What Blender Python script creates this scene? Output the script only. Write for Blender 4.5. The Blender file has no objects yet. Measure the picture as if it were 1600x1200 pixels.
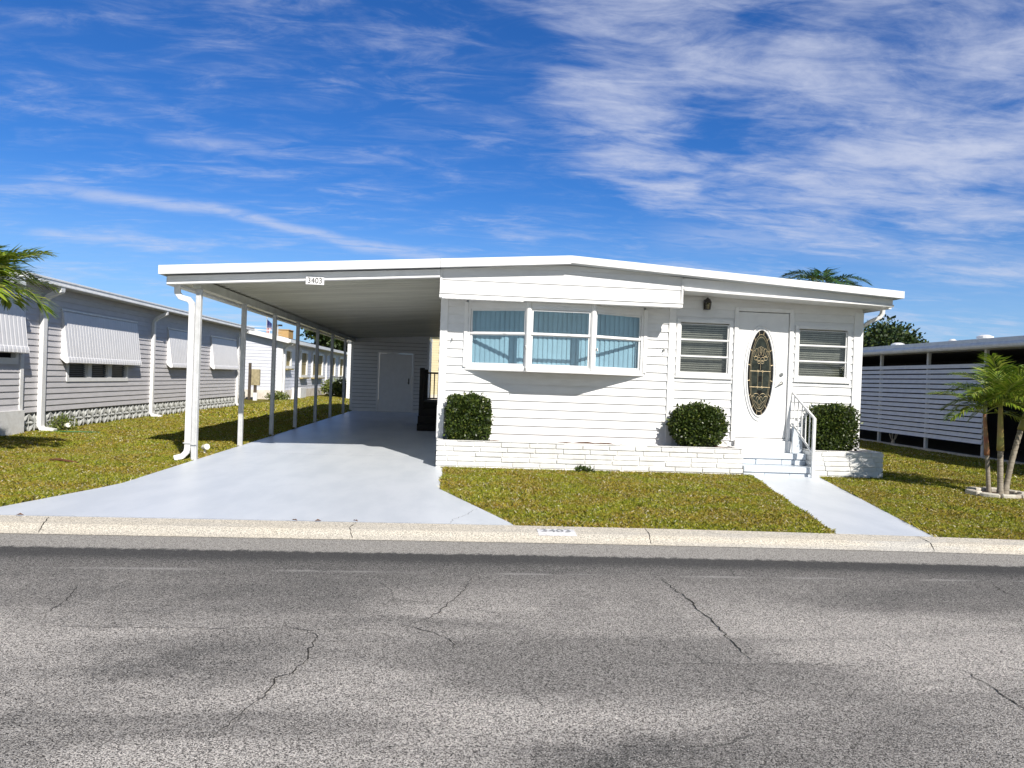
import bpy, math, random
import numpy as np
from mathutils import Vector, Matrix
random.seed(7)
rng = np.random.default_rng(7)
S = bpy.context.scene
COL = S.collection
R = math.radians

# ------------------------------------------------------------------ camera
YAW = math.atan(86/1125); ROLL = .0355; PITCH = -.006; H = 1.48
f_ = Vector((math.sin(YAW)*math.cos(PITCH), math.cos(YAW)*math.cos(PITCH), math.sin(PITCH)))
r_ = Vector((math.cos(YAW), -math.sin(YAW), 0)); u_ = r_.cross(f_)
c, s = math.cos(ROLL), math.sin(ROLL)
r2 = r_*c + u_*s; u2 = u_*c - r_*s
cam = bpy.data.cameras.new('camera'); cam.sensor_width = 36; cam.lens = 1125/1600*36
cam.clip_start = .05; cam.clip_end = 2000
co = bpy.data.objects.new('camera', cam); COL.objects.link(co)
M = Matrix((r2, u2, -f_)).transposed().to_4x4(); M.translation = Vector((0, 0, H))
co.matrix_world = M
S.camera = co

# ------------------------------------------------------------------ sky and sun
SUN_AZ, SUN_EL = R(24), R(38)
sunv = Vector((math.sin(SUN_AZ)*math.cos(SUN_EL), -math.cos(SUN_AZ)*math.cos(SUN_EL), math.sin(SUN_EL)))
sun = bpy.data.lights.new('sun', 'SUN'); sun.energy = 5.0; sun.angle = R(.5); sun.color = (1, .945, .86)
so = bpy.data.objects.new('sun', sun); COL.objects.link(so); so.location = (0, 0, 30)
so.rotation_euler = (-sunv).to_track_quat('-Z', 'Y').to_euler()
S.view_settings.view_transform = 'Standard'; S.view_settings.look = 'None'
S.view_settings.gamma = 1; S.view_settings.exposure = .30

W = bpy.data.worlds.new('World'); S.world = W; W.use_nodes = True
class NT:
    def __init__(s, nt): s.nt = nt; s.n = nt.nodes; s.l = nt.links
    def node(s, t, **k):
        o = s.n.new(t)
        for a, v in k.items(): setattr(o, a, v)
        return o
    def put(s, sock, v):
        if isinstance(v, bpy.types.NodeSocket): s.l.new(v, sock)
        else: sock.default_value = v
    def math(s, op, a, b=0, c=None, clamp=False):
        o = s.node('ShaderNodeMath', operation=op, use_clamp=clamp); s.put(o.inputs[0], a); s.put(o.inputs[1], b)
        if c is not None: s.put(o.inputs[2], c)
        return o.outputs[0]
    def vmath(s, op, a, b=(0, 0, 0)):
        o = s.node('ShaderNodeVectorMath', operation=op); s.put(o.inputs[0], a); s.put(o.inputs[1], b)
        return o.outputs['Value'] if op in ('DOT_PRODUCT', 'LENGTH') else o.outputs[0]
    def mix(s, fac, a, b, blend='MIX'):
        o = s.node('ShaderNodeMix', data_type='RGBA', blend_type=blend)
        s.put(o.inputs[0], fac); s.put(o.inputs[6], a if not isinstance(a, tuple) else (*a, 1)[:4]); s.put(o.inputs[7], b if not isinstance(b, tuple) else (*b, 1)[:4])
        return o.outputs[2]
    def ramp(s, v, a, b, c=0., d=1., smooth=True):
        o = s.node('ShaderNodeMapRange', interpolation_type='SMOOTHSTEP' if smooth else 'LINEAR'); s.put(o.inputs[0], v)
        for i, x in enumerate((a, b, c, d)): s.put(o.inputs[i+1], x)
        return o.outputs[0]
    def noise(s, vec, scale, detail=3, rough=.5, dist=0):
        o = s.node('ShaderNodeTexNoise'); s.put(o.inputs['Vector'], vec)
        for k, x in (('Scale', scale), ('Detail', detail), ('Roughness', rough), ('Distortion', dist)): s.put(o.inputs[k], x)
        return o.outputs[0]
    def mapping(s, vec, scale=(1, 1, 1), rot=(0, 0, 0), loc=(0, 0, 0)):
        o = s.node('ShaderNodeMapping'); s.put(o.inputs[0], vec); o.inputs['Scale'].default_value = scale
        o.inputs['Rotation'].default_value = rot; o.inputs['Location'].default_value = loc
        return o.outputs[0]

w = NT(W.node_tree); w.n.clear()
sky = w.node('ShaderNodeTexSky', sky_type='NISHITA', sun_disc=False)
sky.sun_elevation = SUN_EL; sky.sun_rotation = math.pi - SUN_AZ; sky.altitude = 0; sky.air_density = 1.0; sky.dust_density = .35; sky.ozone_density = 3.0
d = w.node('ShaderNodeTexCoord').outputs['Generated']
sep = w.node('ShaderNodeSeparateXYZ'); w.put(sep.inputs[0], d)
dx, dy, dz = sep.outputs
hs = w.node('ShaderNodeHueSaturation'); w.put(hs.inputs['Color'], sky.outputs[0]); hs.inputs['Saturation'].default_value = 1.25
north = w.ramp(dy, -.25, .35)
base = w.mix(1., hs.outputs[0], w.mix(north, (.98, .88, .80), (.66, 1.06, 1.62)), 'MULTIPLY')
den = w.math('ADD', w.math('MAXIMUM', dz, 0), .12)
cmb = w.node('ShaderNodeCombineXYZ'); w.put(cmb.inputs[0], w.math('DIVIDE', dx, den)); w.put(cmb.inputs[1], w.math('DIVIDE', dy, den))
pl = cmb.outputs[0]
m1 = w.mapping(pl, (1.0, 1.7, 1), (0, 0, R(14)))
wisp = w.noise(m1, 1.6, 12, .62, .35)
m2 = w.mapping(pl, (1.3, 3.4, 1), (0, 0, R(22)), (3, 1, 0))
fine = w.noise(m2, 3.2, 10, .66, .8)
big = w.noise(w.mapping(pl, (.8, 1.1, 1), (0, 0, 0), (5, 2, 0)), 1.0, 3, .5)
def blob(dirv, near, far):
    v = Vector(dirv).normalized()
    return w.ramp(w.vmath('DOT_PRODUCT', d, tuple(v)), math.cos(R(far)), math.cos(R(near)))
veil = blob((.1, .87, .5), 10, 34)
bright = w.math('MAXIMUM', w.math('MAXIMUM', blob((.25, .876, .40), 1, 14), blob((.48, .79, .375), 2, 19)), w.math('MAXIMUM', blob((.60, .76, .31), 4, 15), w.math('MULTIPLY', blob((-.08, .89, .47), 0, 12), .7)))
right = w.math('MAXIMUM', w.math('MULTIPLY', blob((.58, .78, .22), 2, 9), .75), w.math('MULTIPLY', blob((.45, .88, .16), 4, 22), .50))
right = w.math('MAXIMUM', right, w.math('MULTIPLY', blob((-.35, .9, .27), 5, 26), .42))
mask = w.math('MAXIMUM', w.math('MAXIMUM', bright, right), w.math('MULTIPLY', veil, .35))
dens = w.math('ADD', w.math('MULTIPLY', w.math('ADD', w.math('MULTIPLY', w.math('SUBTRACT', wisp, .5), 1.35), .5), .75), w.math('MULTIPLY', fine, .35))
dens = w.math('ADD', dens, w.math('MULTIPLY', w.math('SUBTRACT', big, .5), .30))
dens = w.math('ADD', dens, w.math('MULTIPLY', w.math('SUBTRACT', mask, .5), .40))
cl = w.math('MULTIPLY', w.ramp(dens, .50, .98), .82)
# long thin cirrus streak low on the left
def streak(a, b, wid, sag=0):
    a = Vector(a).normalized(); b = Vector(b).normalized(); n = a.cross(b).normalized(); mid = (a+b).normalized()
    wob = w.math('MULTIPLY', w.math('SUBTRACT', w.noise(d, 3.0, 5, .55), .5), .055)
    t = w.math('ABSOLUTE', w.math('ADD', w.vmath('DOT_PRODUCT', d, tuple(n)), wob))
    band = w.ramp(t, wid, 0)
    half = a.angle(mid)
    ends = w.ramp(w.vmath('DOT_PRODUCT', d, tuple(mid)), math.cos(half*1.15), math.cos(half*.55))
    tex = w.ramp(fine, .30, .62, .25, 1.)
    return w.math('MULTIPLY', w.math('MULTIPLY', band, ends), tex)
st = w.math('MULTIPLY', streak((-.50, .845, .193), (.03, .985, .160), .013), .58)
st2 = w.math('MULTIPLY', streak((-.38, .895, .268), (-.24, .93, .268), .014), .42)
st3 = w.math('MULTIPLY', streak((.25, .94, .20), (.66, .74, .15), .03), .35)
st4 = w.math('MULTIPLY', streak((-.50, .87, .145), (-.40, .90, .142), .009), .5)
thin = w.math('MULTIPLY', w.ramp(w.math('ADD', w.math('MULTIPLY', fine, .6), w.math('MULTIPLY', wisp, .4)), .42, .80), .24)
cl = w.math('ADD', cl, w.math('MULTIPLY', thin, w.math('SUBTRACT', 1, cl)))
cl = w.math('MAXIMUM', w.math('MAXIMUM', cl, st), w.math('MAXIMUM', w.math('MAXIMUM', st2, st4), st3))
haze = w.ramp(dz, .26, -.02, 0, .62)
base = w.mix(haze, base, (5.4, 8.2, 12.2))
out = w.mix(cl, base, (8.6, 9.2, 11.2))
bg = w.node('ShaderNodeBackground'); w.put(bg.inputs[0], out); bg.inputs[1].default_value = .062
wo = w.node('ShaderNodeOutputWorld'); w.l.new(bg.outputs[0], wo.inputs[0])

# ------------------------------------------------------------------ materials
def mat(name, col=(.8, .8, .8), rough=.6, var=.06, scale=6, bump=0., bscale=60, spec=.4, col2=None, metal=0, stretch=(1, 1, 1), mottle=3):
    m = bpy.data.materials.new(name); m.use_nodes = True; t = NT(m.node_tree); p = t.n['Principled BSDF']
    oc = t.node('ShaderNodeTexCoord').outputs['Object']
    v = t.mapping(oc, stretch)
    n = t.noise(v, scale, 6, .6)
    if col2 is None: col2 = tuple(x*(1-var*2) for x in col)
    cc = t.mix(t.ramp(n, .35, .68), col, col2)
    t.put(p.inputs['Base Color'], cc); p.inputs['Roughness'].default_value = rough; p.inputs['Metallic'].default_value = metal
    p.inputs['Specular IOR Level'].default_value = spec
    if bump:
        b = t.node('ShaderNodeBump'); b.inputs['Strength'].default_value = bump; b.inputs['Distance'].default_value = .01
        t.put(b.inputs['Height'], t.noise(oc, bscale, 4, .6)); t.l.new(b.outputs[0], p.inputs['Normal'])
    return m
def leafmat(name, cols, rough=.5, spec=.35, trans=.0, patch=1.0, pscale=1.2, pcols=None):
    """colour picked per leaf at random; broad patches mix in a second palette"""
    m = bpy.data.materials.new(name); m.use_nodes = True; t = NT(m.node_tree); p = t.n['Principled BSDF']
    rnd = t.node('ShaderNodeNewGeometry').outputs['Random Per Island']
    def ramp(cs):
        cr = t.node('ShaderNodeValToRGB'); t.put(cr.inputs[0], rnd); e = cr.color_ramp; e.interpolation = 'CONSTANT'
        while len(e.elements) < len(cs): e.elements.new(.5)
        for i, (pos, cx) in enumerate(cs): e.elements[i].position = pos; e.elements[i].color = (*cx, 1)
        return cr.outputs[0]
    a = ramp(cols)
    if pcols:
        oc = t.node('ShaderNodeTexCoord').outputs['Object']
        n = t.noise(oc, pscale, 6, .68)
        a = t.mix(t.ramp(n, .44, .58), a, ramp(pcols))
    t.put(p.inputs['Base Color'], a); p.inputs['Roughness'].default_value = rough; p.inputs['Specular IOR Level'].default_value = spec
    if trans:
        tr = t.node('ShaderNodeBsdfTranslucent'); t.put(tr.inputs[0], a)
        mx = t.node('ShaderNodeMixShader'); mx.inputs[0].default_value = trans
        t.l.new(p.outputs[0], mx.inputs[1]); t.l.new(tr.outputs[0], mx.inputs[2]); t.l.new(mx.outputs[0], t.n['Material Output'].inputs[0])
    return m
def glassmat(name, tint, refl=.9, base=.05):
    m = bpy.data.materials.new(name); m.use_nodes = True; t = NT(m.node_tree); t.n.remove(t.n['Principled BSDF'])
    fr = t.node('ShaderNodeFresnel'); t.put(fr.inputs[0], t.ramp(t.node('ShaderNodeNewGeometry').outputs['Backfacing'], 0, 1, 1.5, 1/1.5, smooth=False))
    tr = t.node('ShaderNodeBsdfTransparent'); tr.inputs[0].default_value = (*tint, 1)
    gl = t.node('ShaderNodeBsdfGlossy'); gl.inputs['Roughness'].default_value = .02; gl.inputs[0].default_value = (refl, refl, refl, 1)
    mx = t.node('ShaderNodeMixShader'); t.put(mx.inputs[0], t.math('ADD', t.math('MULTIPLY', fr.outputs[0], 1.3), base, clamp=True))
    t.l.new(tr.outputs[0], mx.inputs[1]); t.l.new(gl.outputs[0], mx.inputs[2]); t.l.new(mx.outputs[0], t.n['Material Output'].inputs[0])
    return m

WHITE = mat('white_siding_paint', (.80, .80, .80), .45, .035, 3.5, .12, 90, stretch=(1, 1, 4))
TRIM = mat('white_trim_paint', (.82, .82, .82), .4, .03, 5, .05, 80)
FASC = mat('white_roof_metal', (.82, .83, .84), .35, .03, 2.5)
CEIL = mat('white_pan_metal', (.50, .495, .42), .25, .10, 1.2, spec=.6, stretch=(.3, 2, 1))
ALU = mat('post_metal', (.60, .61, .62), .45, .08, 7, spec=.5)
GUT = mat('white_gutter_metal', (.82, .82, .82), .35, .06, 6)
BRICKW = mat('white_painted_brick', (.78, .78, .77), .6, .06, 7, .6, 45, col2=(.68, .67, .65))
CONCB = mat('light_blue_painted_concrete', (.67, .705, .75), .38, .06, 2.2, .35, 55, spec=.45, col2=(.595, .635, .685), stretch=(1, .35, 1))
STEPM = mat('light_blue_step_paint', (.60, .65, .71), .45, .06, 3, .15, 60)
SOIL = mat('brown_mulch', (.07, .035, .02), .9, .3, 20, .8, 40, col2=(.16, .08, .045))
GLASS = glassmat('window_glass', (.78, .87, .90), .9, .03)
GLASSD = glassmat('porch_window_glass', (.80, .82, .81), .7, .02)
BLIND = mat('pale_blue_vertical_blind', (.68, .755, .82), .6, .05, 5)
BLINDG = mat('grey_horizontal_blind', (.62, .60, .55), .6, .14, 4)
DARK = mat('dark_interior', (.015, .015, .015), .8)
BRASS = mat('brass_came', (.74, .60, .38), .42, .1, 20, metal=.7)
DGLASS = mat('dark_textured_door_glass', (.014, .018, .014), .22, .3, 18, .5, 34, spec=.4, col2=(.035, .042, .034))
DGLASS2 = mat('black_border_glass', (.008, .008, .007), .2, .1, 9, spec=.4)
STEEL = mat('satin_nickel', (.55, .54, .52), .3, .05, 20, metal=1)
BLACKM = mat('black_lantern_metal', (.035, .03, .027), .4, .2, 20)
AMBER = glassmat('lantern_glass', (.8, .74, .6), .8, .06)
GREYS = mat('grey_vinyl_siding', (.60, .585, .60), .5, .05, 3, .08, 90, stretch=(4, 1, 4))
PALES = mat('pale_blue_white_siding', (.66, .68, .76), .5, .04, 3)
CREAM = mat('cream_siding', (.66, .58, .38), .5, .04, 3)
AWN = mat('white_awning_aluminium', (.74, .74, .76), .38, .03, 4)
BLOCK = mat('grey_white_screen_block', (.56, .57, .55), .8, .15, 9, .4, 50, col2=(.33, .34, .33))
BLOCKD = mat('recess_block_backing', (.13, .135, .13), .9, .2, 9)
STONEW = mat('whitewashed_stone', (.72, .68, .62), .8, .1, 3, .4, 20, col2=(.55, .50, .44))
SHING = mat('dark_roof_shingle', (.055, .058, .062), .9, .2, 8, .5, 20)
OCHRE = mat('ochre_window_shade', (.33, .27, .12), .6, .08, 5)
BROWN = mat('dark_stained_wood', (.016, .011, .008), .7, .2, 9, .3, 30)
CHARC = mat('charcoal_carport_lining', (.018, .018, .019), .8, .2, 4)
SLAT = mat('white_aluminium_slat', (.84, .84, .86), .5, .05, 5)
ROOFG = mat('white_coated_roof', (.62, .66, .70), .5, .1, 2)
BARK = mat('palm_bark', (.34, .30, .24), .85, .2, 6, .6, 30, col2=(.20, .17, .13), stretch=(1, 1, 9))
BARKT = mat('oak_bark', (.10, .08, .06), .9, .2, 6, .6, 15)
CROWNS = mat('green_crownshaft', (.30, .30, .07), .45, .1, 5, col2=(.36, .26, .09))
CROWNR = mat('reddish_leaf_sheath', (.30, .10, .06), .5, .1, 5, col2=(.35, .22, .10))
PALM = leafmat('palm_leaf', [(0, (.22, .33, .03)), (.25, (.12, .20, .02)), (.5, (.30, .38, .04)), (.75, (.06, .12, .02)), (.90, (.42, .45, .08))], .4, .5, .3)
PALMD = leafmat('palm_leaf_dark', [(0, (.04, .11, .03)), (.3, (.07, .15, .04)), (.6, (.03, .085, .04)), (.85, (.13, .20, .05))], .4, .5, .2)
RACH = mat('palm_rachis', (.35, .40, .10), .5, .1, 5)
BOX = leafmat('clipped_shrub_leaf', [(0, (.035, .06, .010)), (.3, (.055, .085, .014)), (.55, (.025, .045, .010)), (.75, (.085, .12, .02)), (.93, (.14, .16, .03))], .38, .5, .12)
OAK = leafmat('oak_leaf', [(0, (.03, .055, .015)), (.35, (.05, .08, .02)), (.7, (.02, .04, .014)), (.9, (.08, .11, .03))], .5, .4, .1)
BUSHY = leafmat('yellow_green_bush_leaf', [(0, (.12, .16, .03)), (.4, (.18, .20, .04)), (.75, (.07, .10, .02))], .5, .4, .1)
GR1 = [(0, (.37, .305, .032)), (.24, (.22, .225, .022)), (.45, (.43, .345, .048)), (.60, (.050, .052, .010)), (.74, (.33, .21, .045)), (.87, (.53, .45, .22)), (.968, (.74, .69, .54))]
GR2 = [(0, (.23, .285, .024)), (.27, (.33, .335, .028)), (.50, (.058, .075, .012)), (.66, (.39, .355, .040)), (.91, (.50, .46, .22)), (.978, (.72, .68, .50))]
GRASS = leafmat('lawn_grass', GR1, .6, .25, .22, pscale=1.5, pcols=GR2)
METALP = mat('white_rail_paint', (.78, .78, .78), .35, .05, 10)
DRY = mat('dry_leaf', (.16, .07, .03), .7, .2, 20)
YLOW = mat('ochre_stucco', (.55, .36, .16), .8, .05, 3)
ACM = mat('air_conditioner_metal', (.22, .25, .24), .6, .1, 6)
BOXM = mat('weathered_meter_box', (.42, .36, .22), .6, .2, 7)
PLASTB = mat('black_plastic', (.012, .012, .012), .5)
LAMPW = mat('white_lamp_plastic', (.80, .78, .66), .5)
PLATE = mat('white_number_plate', (.85, .85, .86), .4, .02, 5)
INK = mat('black_numerals', (.01, .01, .01), .5)
CRACK = mat('dark_crack', (.030, .027, .022), .95, .2, 20)  # flat dark colour for cracks, joints and the dirt line
RING = mat('pale_edging_concrete', (.62, .58, .50), .8, .1, 8, .5, 40, col2=(.45, .40, .33))

def flagmat():
    m = bpy.data.materials.new('striped_flag_cloth'); m.use_nodes = True; t = NT(m.node_tree); p = t.n['Principled BSDF']
    sp = t.node('ShaderNodeSeparateXYZ'); t.put(sp.inputs[0], t.node('ShaderNodeTexCoord').outputs['Object'])
    stripe = t.math('GREATER_THAN', t.math('FRACT', t.math('MULTIPLY', sp.outputs[0], 7)), .5)
    cc = t.mix(stripe, (.5, .04, .05), (.75, .75, .75))
    cc = t.mix(t.math('GREATER_THAN', sp.outputs[2], 5.55), cc, (.03, .04, .16))
    t.put(p.inputs['Base Color'], cc); return m
FLAG = flagmat()

def asphalt():
    m = bpy.data.materials.new('worn_asphalt'); m.use_nodes = True; t = NT(m.node_tree); p = t.n['Principled BSDF']
    oc = t.node('ShaderNodeTexCoord').outputs['Object']
    sp = t.node('ShaderNodeSeparateXYZ'); t.put(sp.inputs[0], oc); x, y, z = sp.outputs
    # large stains and worn patches
    a = t.noise(t.mapping(oc, (.35, 1.3, 1), (0, 0, R(4))), 1.15, 5, .58, .4)
    a2 = t.noise(t.mapping(oc, (.5, .9, 1), (0, 0, 0), (9, 4, 0)), .75, 4, .55, .3)
    wear = t.ramp(t.math('ADD', t.math('MULTIPLY', a, .55), t.math('MULTIPLY', a2, .5)), .42, .60)
    wear = t.math('MULTIPLY', t.math('ADD', t.math('MULTIPLY', wear, .65), .35), t.ramp(y, 5.9, 4.2, .10, 1.))
    dn = t.ramp(t.noise(oc, 3.2, 7, .72), .36, .62, .15, 1.2)
    for (sx, sy, rx, ry, am) in ((-1.35, 3.70, .62, .42, .55), (.75, 2.75, .75, .34, .75), (-.9, 4.95, .9, .35, .5), (1.1, 4.75, .7, .3, .45), (3.0, 4.9, 1.2, .4, .5), (-3.0, 5.2, .8, .3, .5), (-.35, 2.6, .5, .2, .5)):
        ds_ = t.vmath('LENGTH', t.vmath('MULTIPLY', t.vmath('SUBTRACT', oc, (sx, sy, 0)), (1/rx, 1/ry, 0)))
        wear = t.math('MULTIPLY', wear, t.math('SUBTRACT', 1, t.math('MULTIPLY', t.math('MULTIPLY', t.ramp(ds_, 1.35, .15), am), dn), clamp=True))
    # aggregate
    vo = t.node('ShaderNodeTexVoronoi'); t.put(vo.inputs['Vector'], oc); vo.inputs['Scale'].default_value = 200
    cs = t.node('ShaderNodeSeparateColor'); t.put(cs.inputs[0], vo.outputs['Color'])
    n2 = t.noise(oc, 180, 3, .75)
    sp1 = t.ramp(t.math('ADD', t.math('MULTIPLY', cs.outputs[0], .5), t.math('MULTIPLY', n2, .6)), .33, .78, smooth=False)
    dark = t.mix(sp1, (.012, .012, .011), (.235, .226, .212))
    light = t.mix(sp1, (.055, .050, .045), (.88, .82, .745))
    col = t.mix(wear, dark, light)
    # bright stones
    st = t.ramp(cs.outputs[1], .93, .97)
    col = t.mix(t.math('MULTIPLY', st, .55), col, (.72, .69, .64))
    pit = t.ramp(t.noise(oc, 120, 2, .5), .40, .31)
    col = t.mix(t.math('MULTIPLY', pit, .8), col, (.02, .02, .02))
    # tyre-dirt line beside the gutter, with a ragged inner edge
    yy = t.math('ADD', y, t.math('MULTIPLY', t.math('SUBTRACT', t.noise(t.mapping(oc, (2.2, 1, 1)), 7, 6, .75), .5), .24))
    xr = t.math('MULTIPLY', t.math('POWER', t.math('MAXIMUM', t.math('SUBTRACT', x, .5), 0), 2), .0055)
    yy = t.math('ADD', yy, xr)
    line = t.math('MULTIPLY', t.ramp(yy, 5.62, 5.88), t.ramp(yy, 6.07, 6.02))
    col = t.mix(t.math('MULTIPLY', line, .68), col, (.045, .045, .045))
    scuff = t.math('MULTIPLY', t.math('MULTIPLY', t.ramp(y, 5.42, 5.46), t.ramp(y, 5.51, 5.47)), t.ramp(t.noise(t.mapping(oc, (.8, 3, 1)), 2, 4, .6), .45, .62))
    col = t.mix(t.math('MULTIPLY', scuff, .35), col, (.55, .53, .50))
    lip = t.ramp(yy, 6.02, 6.10)
    grit = t.mix(sp1, (.13, .125, .112), (.66, .62, .56))
    col = t.mix(t.math('MULTIPLY', lip, .92), col, grit)
    # very fine hairline crazing
    v2 = t.node('ShaderNodeTexVoronoi', feature='DISTANCE_TO_EDGE'); t.put(v2.inputs['Vector'], t.mix(.06, oc, t.noise(oc, 5, 4, .6))); v2.inputs['Scale'].default_value = .9
    hair = t.math('MULTIPLY', t.ramp(v2.outputs[0], .0035, .0012), t.ramp(t.noise(oc, 1.4, 2), .52, .60))
    col = t.mix(t.math('MULTIPLY', hair, .6), col, (.05, .05, .045))
    t.put(p.inputs['Base Color'], col); p.inputs['Roughness'].default_value = .85; p.inputs['Specular IOR Level'].default_value = .25
    b = t.node('ShaderNodeBump'); b.inputs['Strength'].default_value = .9; b.inputs['Distance'].default_value = .006
    t.put(b.inputs['Height'], t.math('SUBTRACT', n2, t.math('MULTIPLY', vo.outputs['Distance'], .8))); t.l.new(b.outputs[0], p.inputs['Normal'])
    return m
ASPH = asphalt()
def curbmat():
    m = bpy.data.materials.new('exposed_aggregate_kerb_concrete'); m.use_nodes = True; t = NT(m.node_tree); p = t.n['Principled BSDF']
    oc = t.node('ShaderNodeTexCoord').outputs['Object']
    n = t.noise(oc, 85, 4, .7); big = t.noise(t.mapping(oc, (.5, 2, 1)), 1.6, 5, .6)
    fleck = t.ramp(n, .38, .58)
    a = t.mix(fleck, (.30, .265, .205), (.80, .73, .60)); g = t.mix(fleck, (.28, .265, .24), (.68, .65, .58))
    sp = t.node('ShaderNodeSeparateXYZ'); t.put(sp.inputs[0], oc)
    k = t.math('MULTIPLY', t.ramp(sp.outputs[0], 1, 4.5, .35, 1), t.ramp(big, .40, .62))
    col = t.mix(k, a, g)
    t.put(p.inputs['Base Color'], col); p.inputs['Roughness'].default_value = .85
    b = t.node('ShaderNodeBump'); b.inputs['Strength'].default_value = .7; b.inputs['Distance'].default_value = .005
    t.put(b.inputs['Height'], n); t.l.new(b.outputs[0], p.inputs['Normal'])
    return m
CURB = curbmat()
def soilgrass():
    m = bpy.data.materials.new('lawn_thatch'); m.use_nodes = True; t = NT(m.node_tree); p = t.n['Principled BSDF']
    oc = t.node('ShaderNodeTexCoord').outputs['Object']
    n = t.noise(oc, 45, 5, .7); b_ = t.noise(oc, 1.0, 5, .6)
    col = t.mix(t.ramp(n, .36, .62), (.05, .045, .010), (.24, .21, .035))
    col = t.mix(t.math('MULTIPLY', t.ramp(b_, .56, .68), .6), col, (.19, .135, .055))
    t.put(p.inputs['Base Color'], col); p.inputs['Roughness'].default_value = .95; p.inputs['Specular IOR Level'].default_value = .1
    b = t.node('ShaderNodeBump'); b.inputs['Strength'].default_value = 1; b.inputs['Distance'].default_value = .03
    t.put(b.inputs['Height'], n); t.l.new(b.outputs[0], p.inputs['Normal'])
    return m
THATCH = soilgrass()

# ------------------------------------------------------------------ mesh helpers
def tag(o, label=None, cat=None, group=None, kind=None):
    if label: o['label'] = label
    if cat: o['category'] = cat
    if group: o['group'] = group
    if kind: o['kind'] = kind
    return o
def thing(name, label, cat, loc=(0, 0, 0), group=None):
    o = bpy.data.objects.new(name, None); COL.objects.link(o); o.location = loc; o.empty_display_size = .3
    o['_o'] = 1; del o['_o']
    return tag(o, label, cat, group)
class Fr:
    """a facade frame: s along the wall, o outwards, z up"""
    def __init__(f, ox, oy, t, n): f.o = (ox, oy); f.t = t; f.n = n
    def P(f, s, o, z): return (f.o[0]+f.t[0]*s+f.n[0]*o, f.o[1]+f.t[1]*s+f.n[1]*o, z)
def FRONT(y): return Fr(0, y, (1, 0), (0, -1))
def EAST(x): return Fr(x, 0, (0, 1), (1, 0))
def WEST(x): return Fr(x, 0, (0, 1), (-1, 0))
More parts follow.
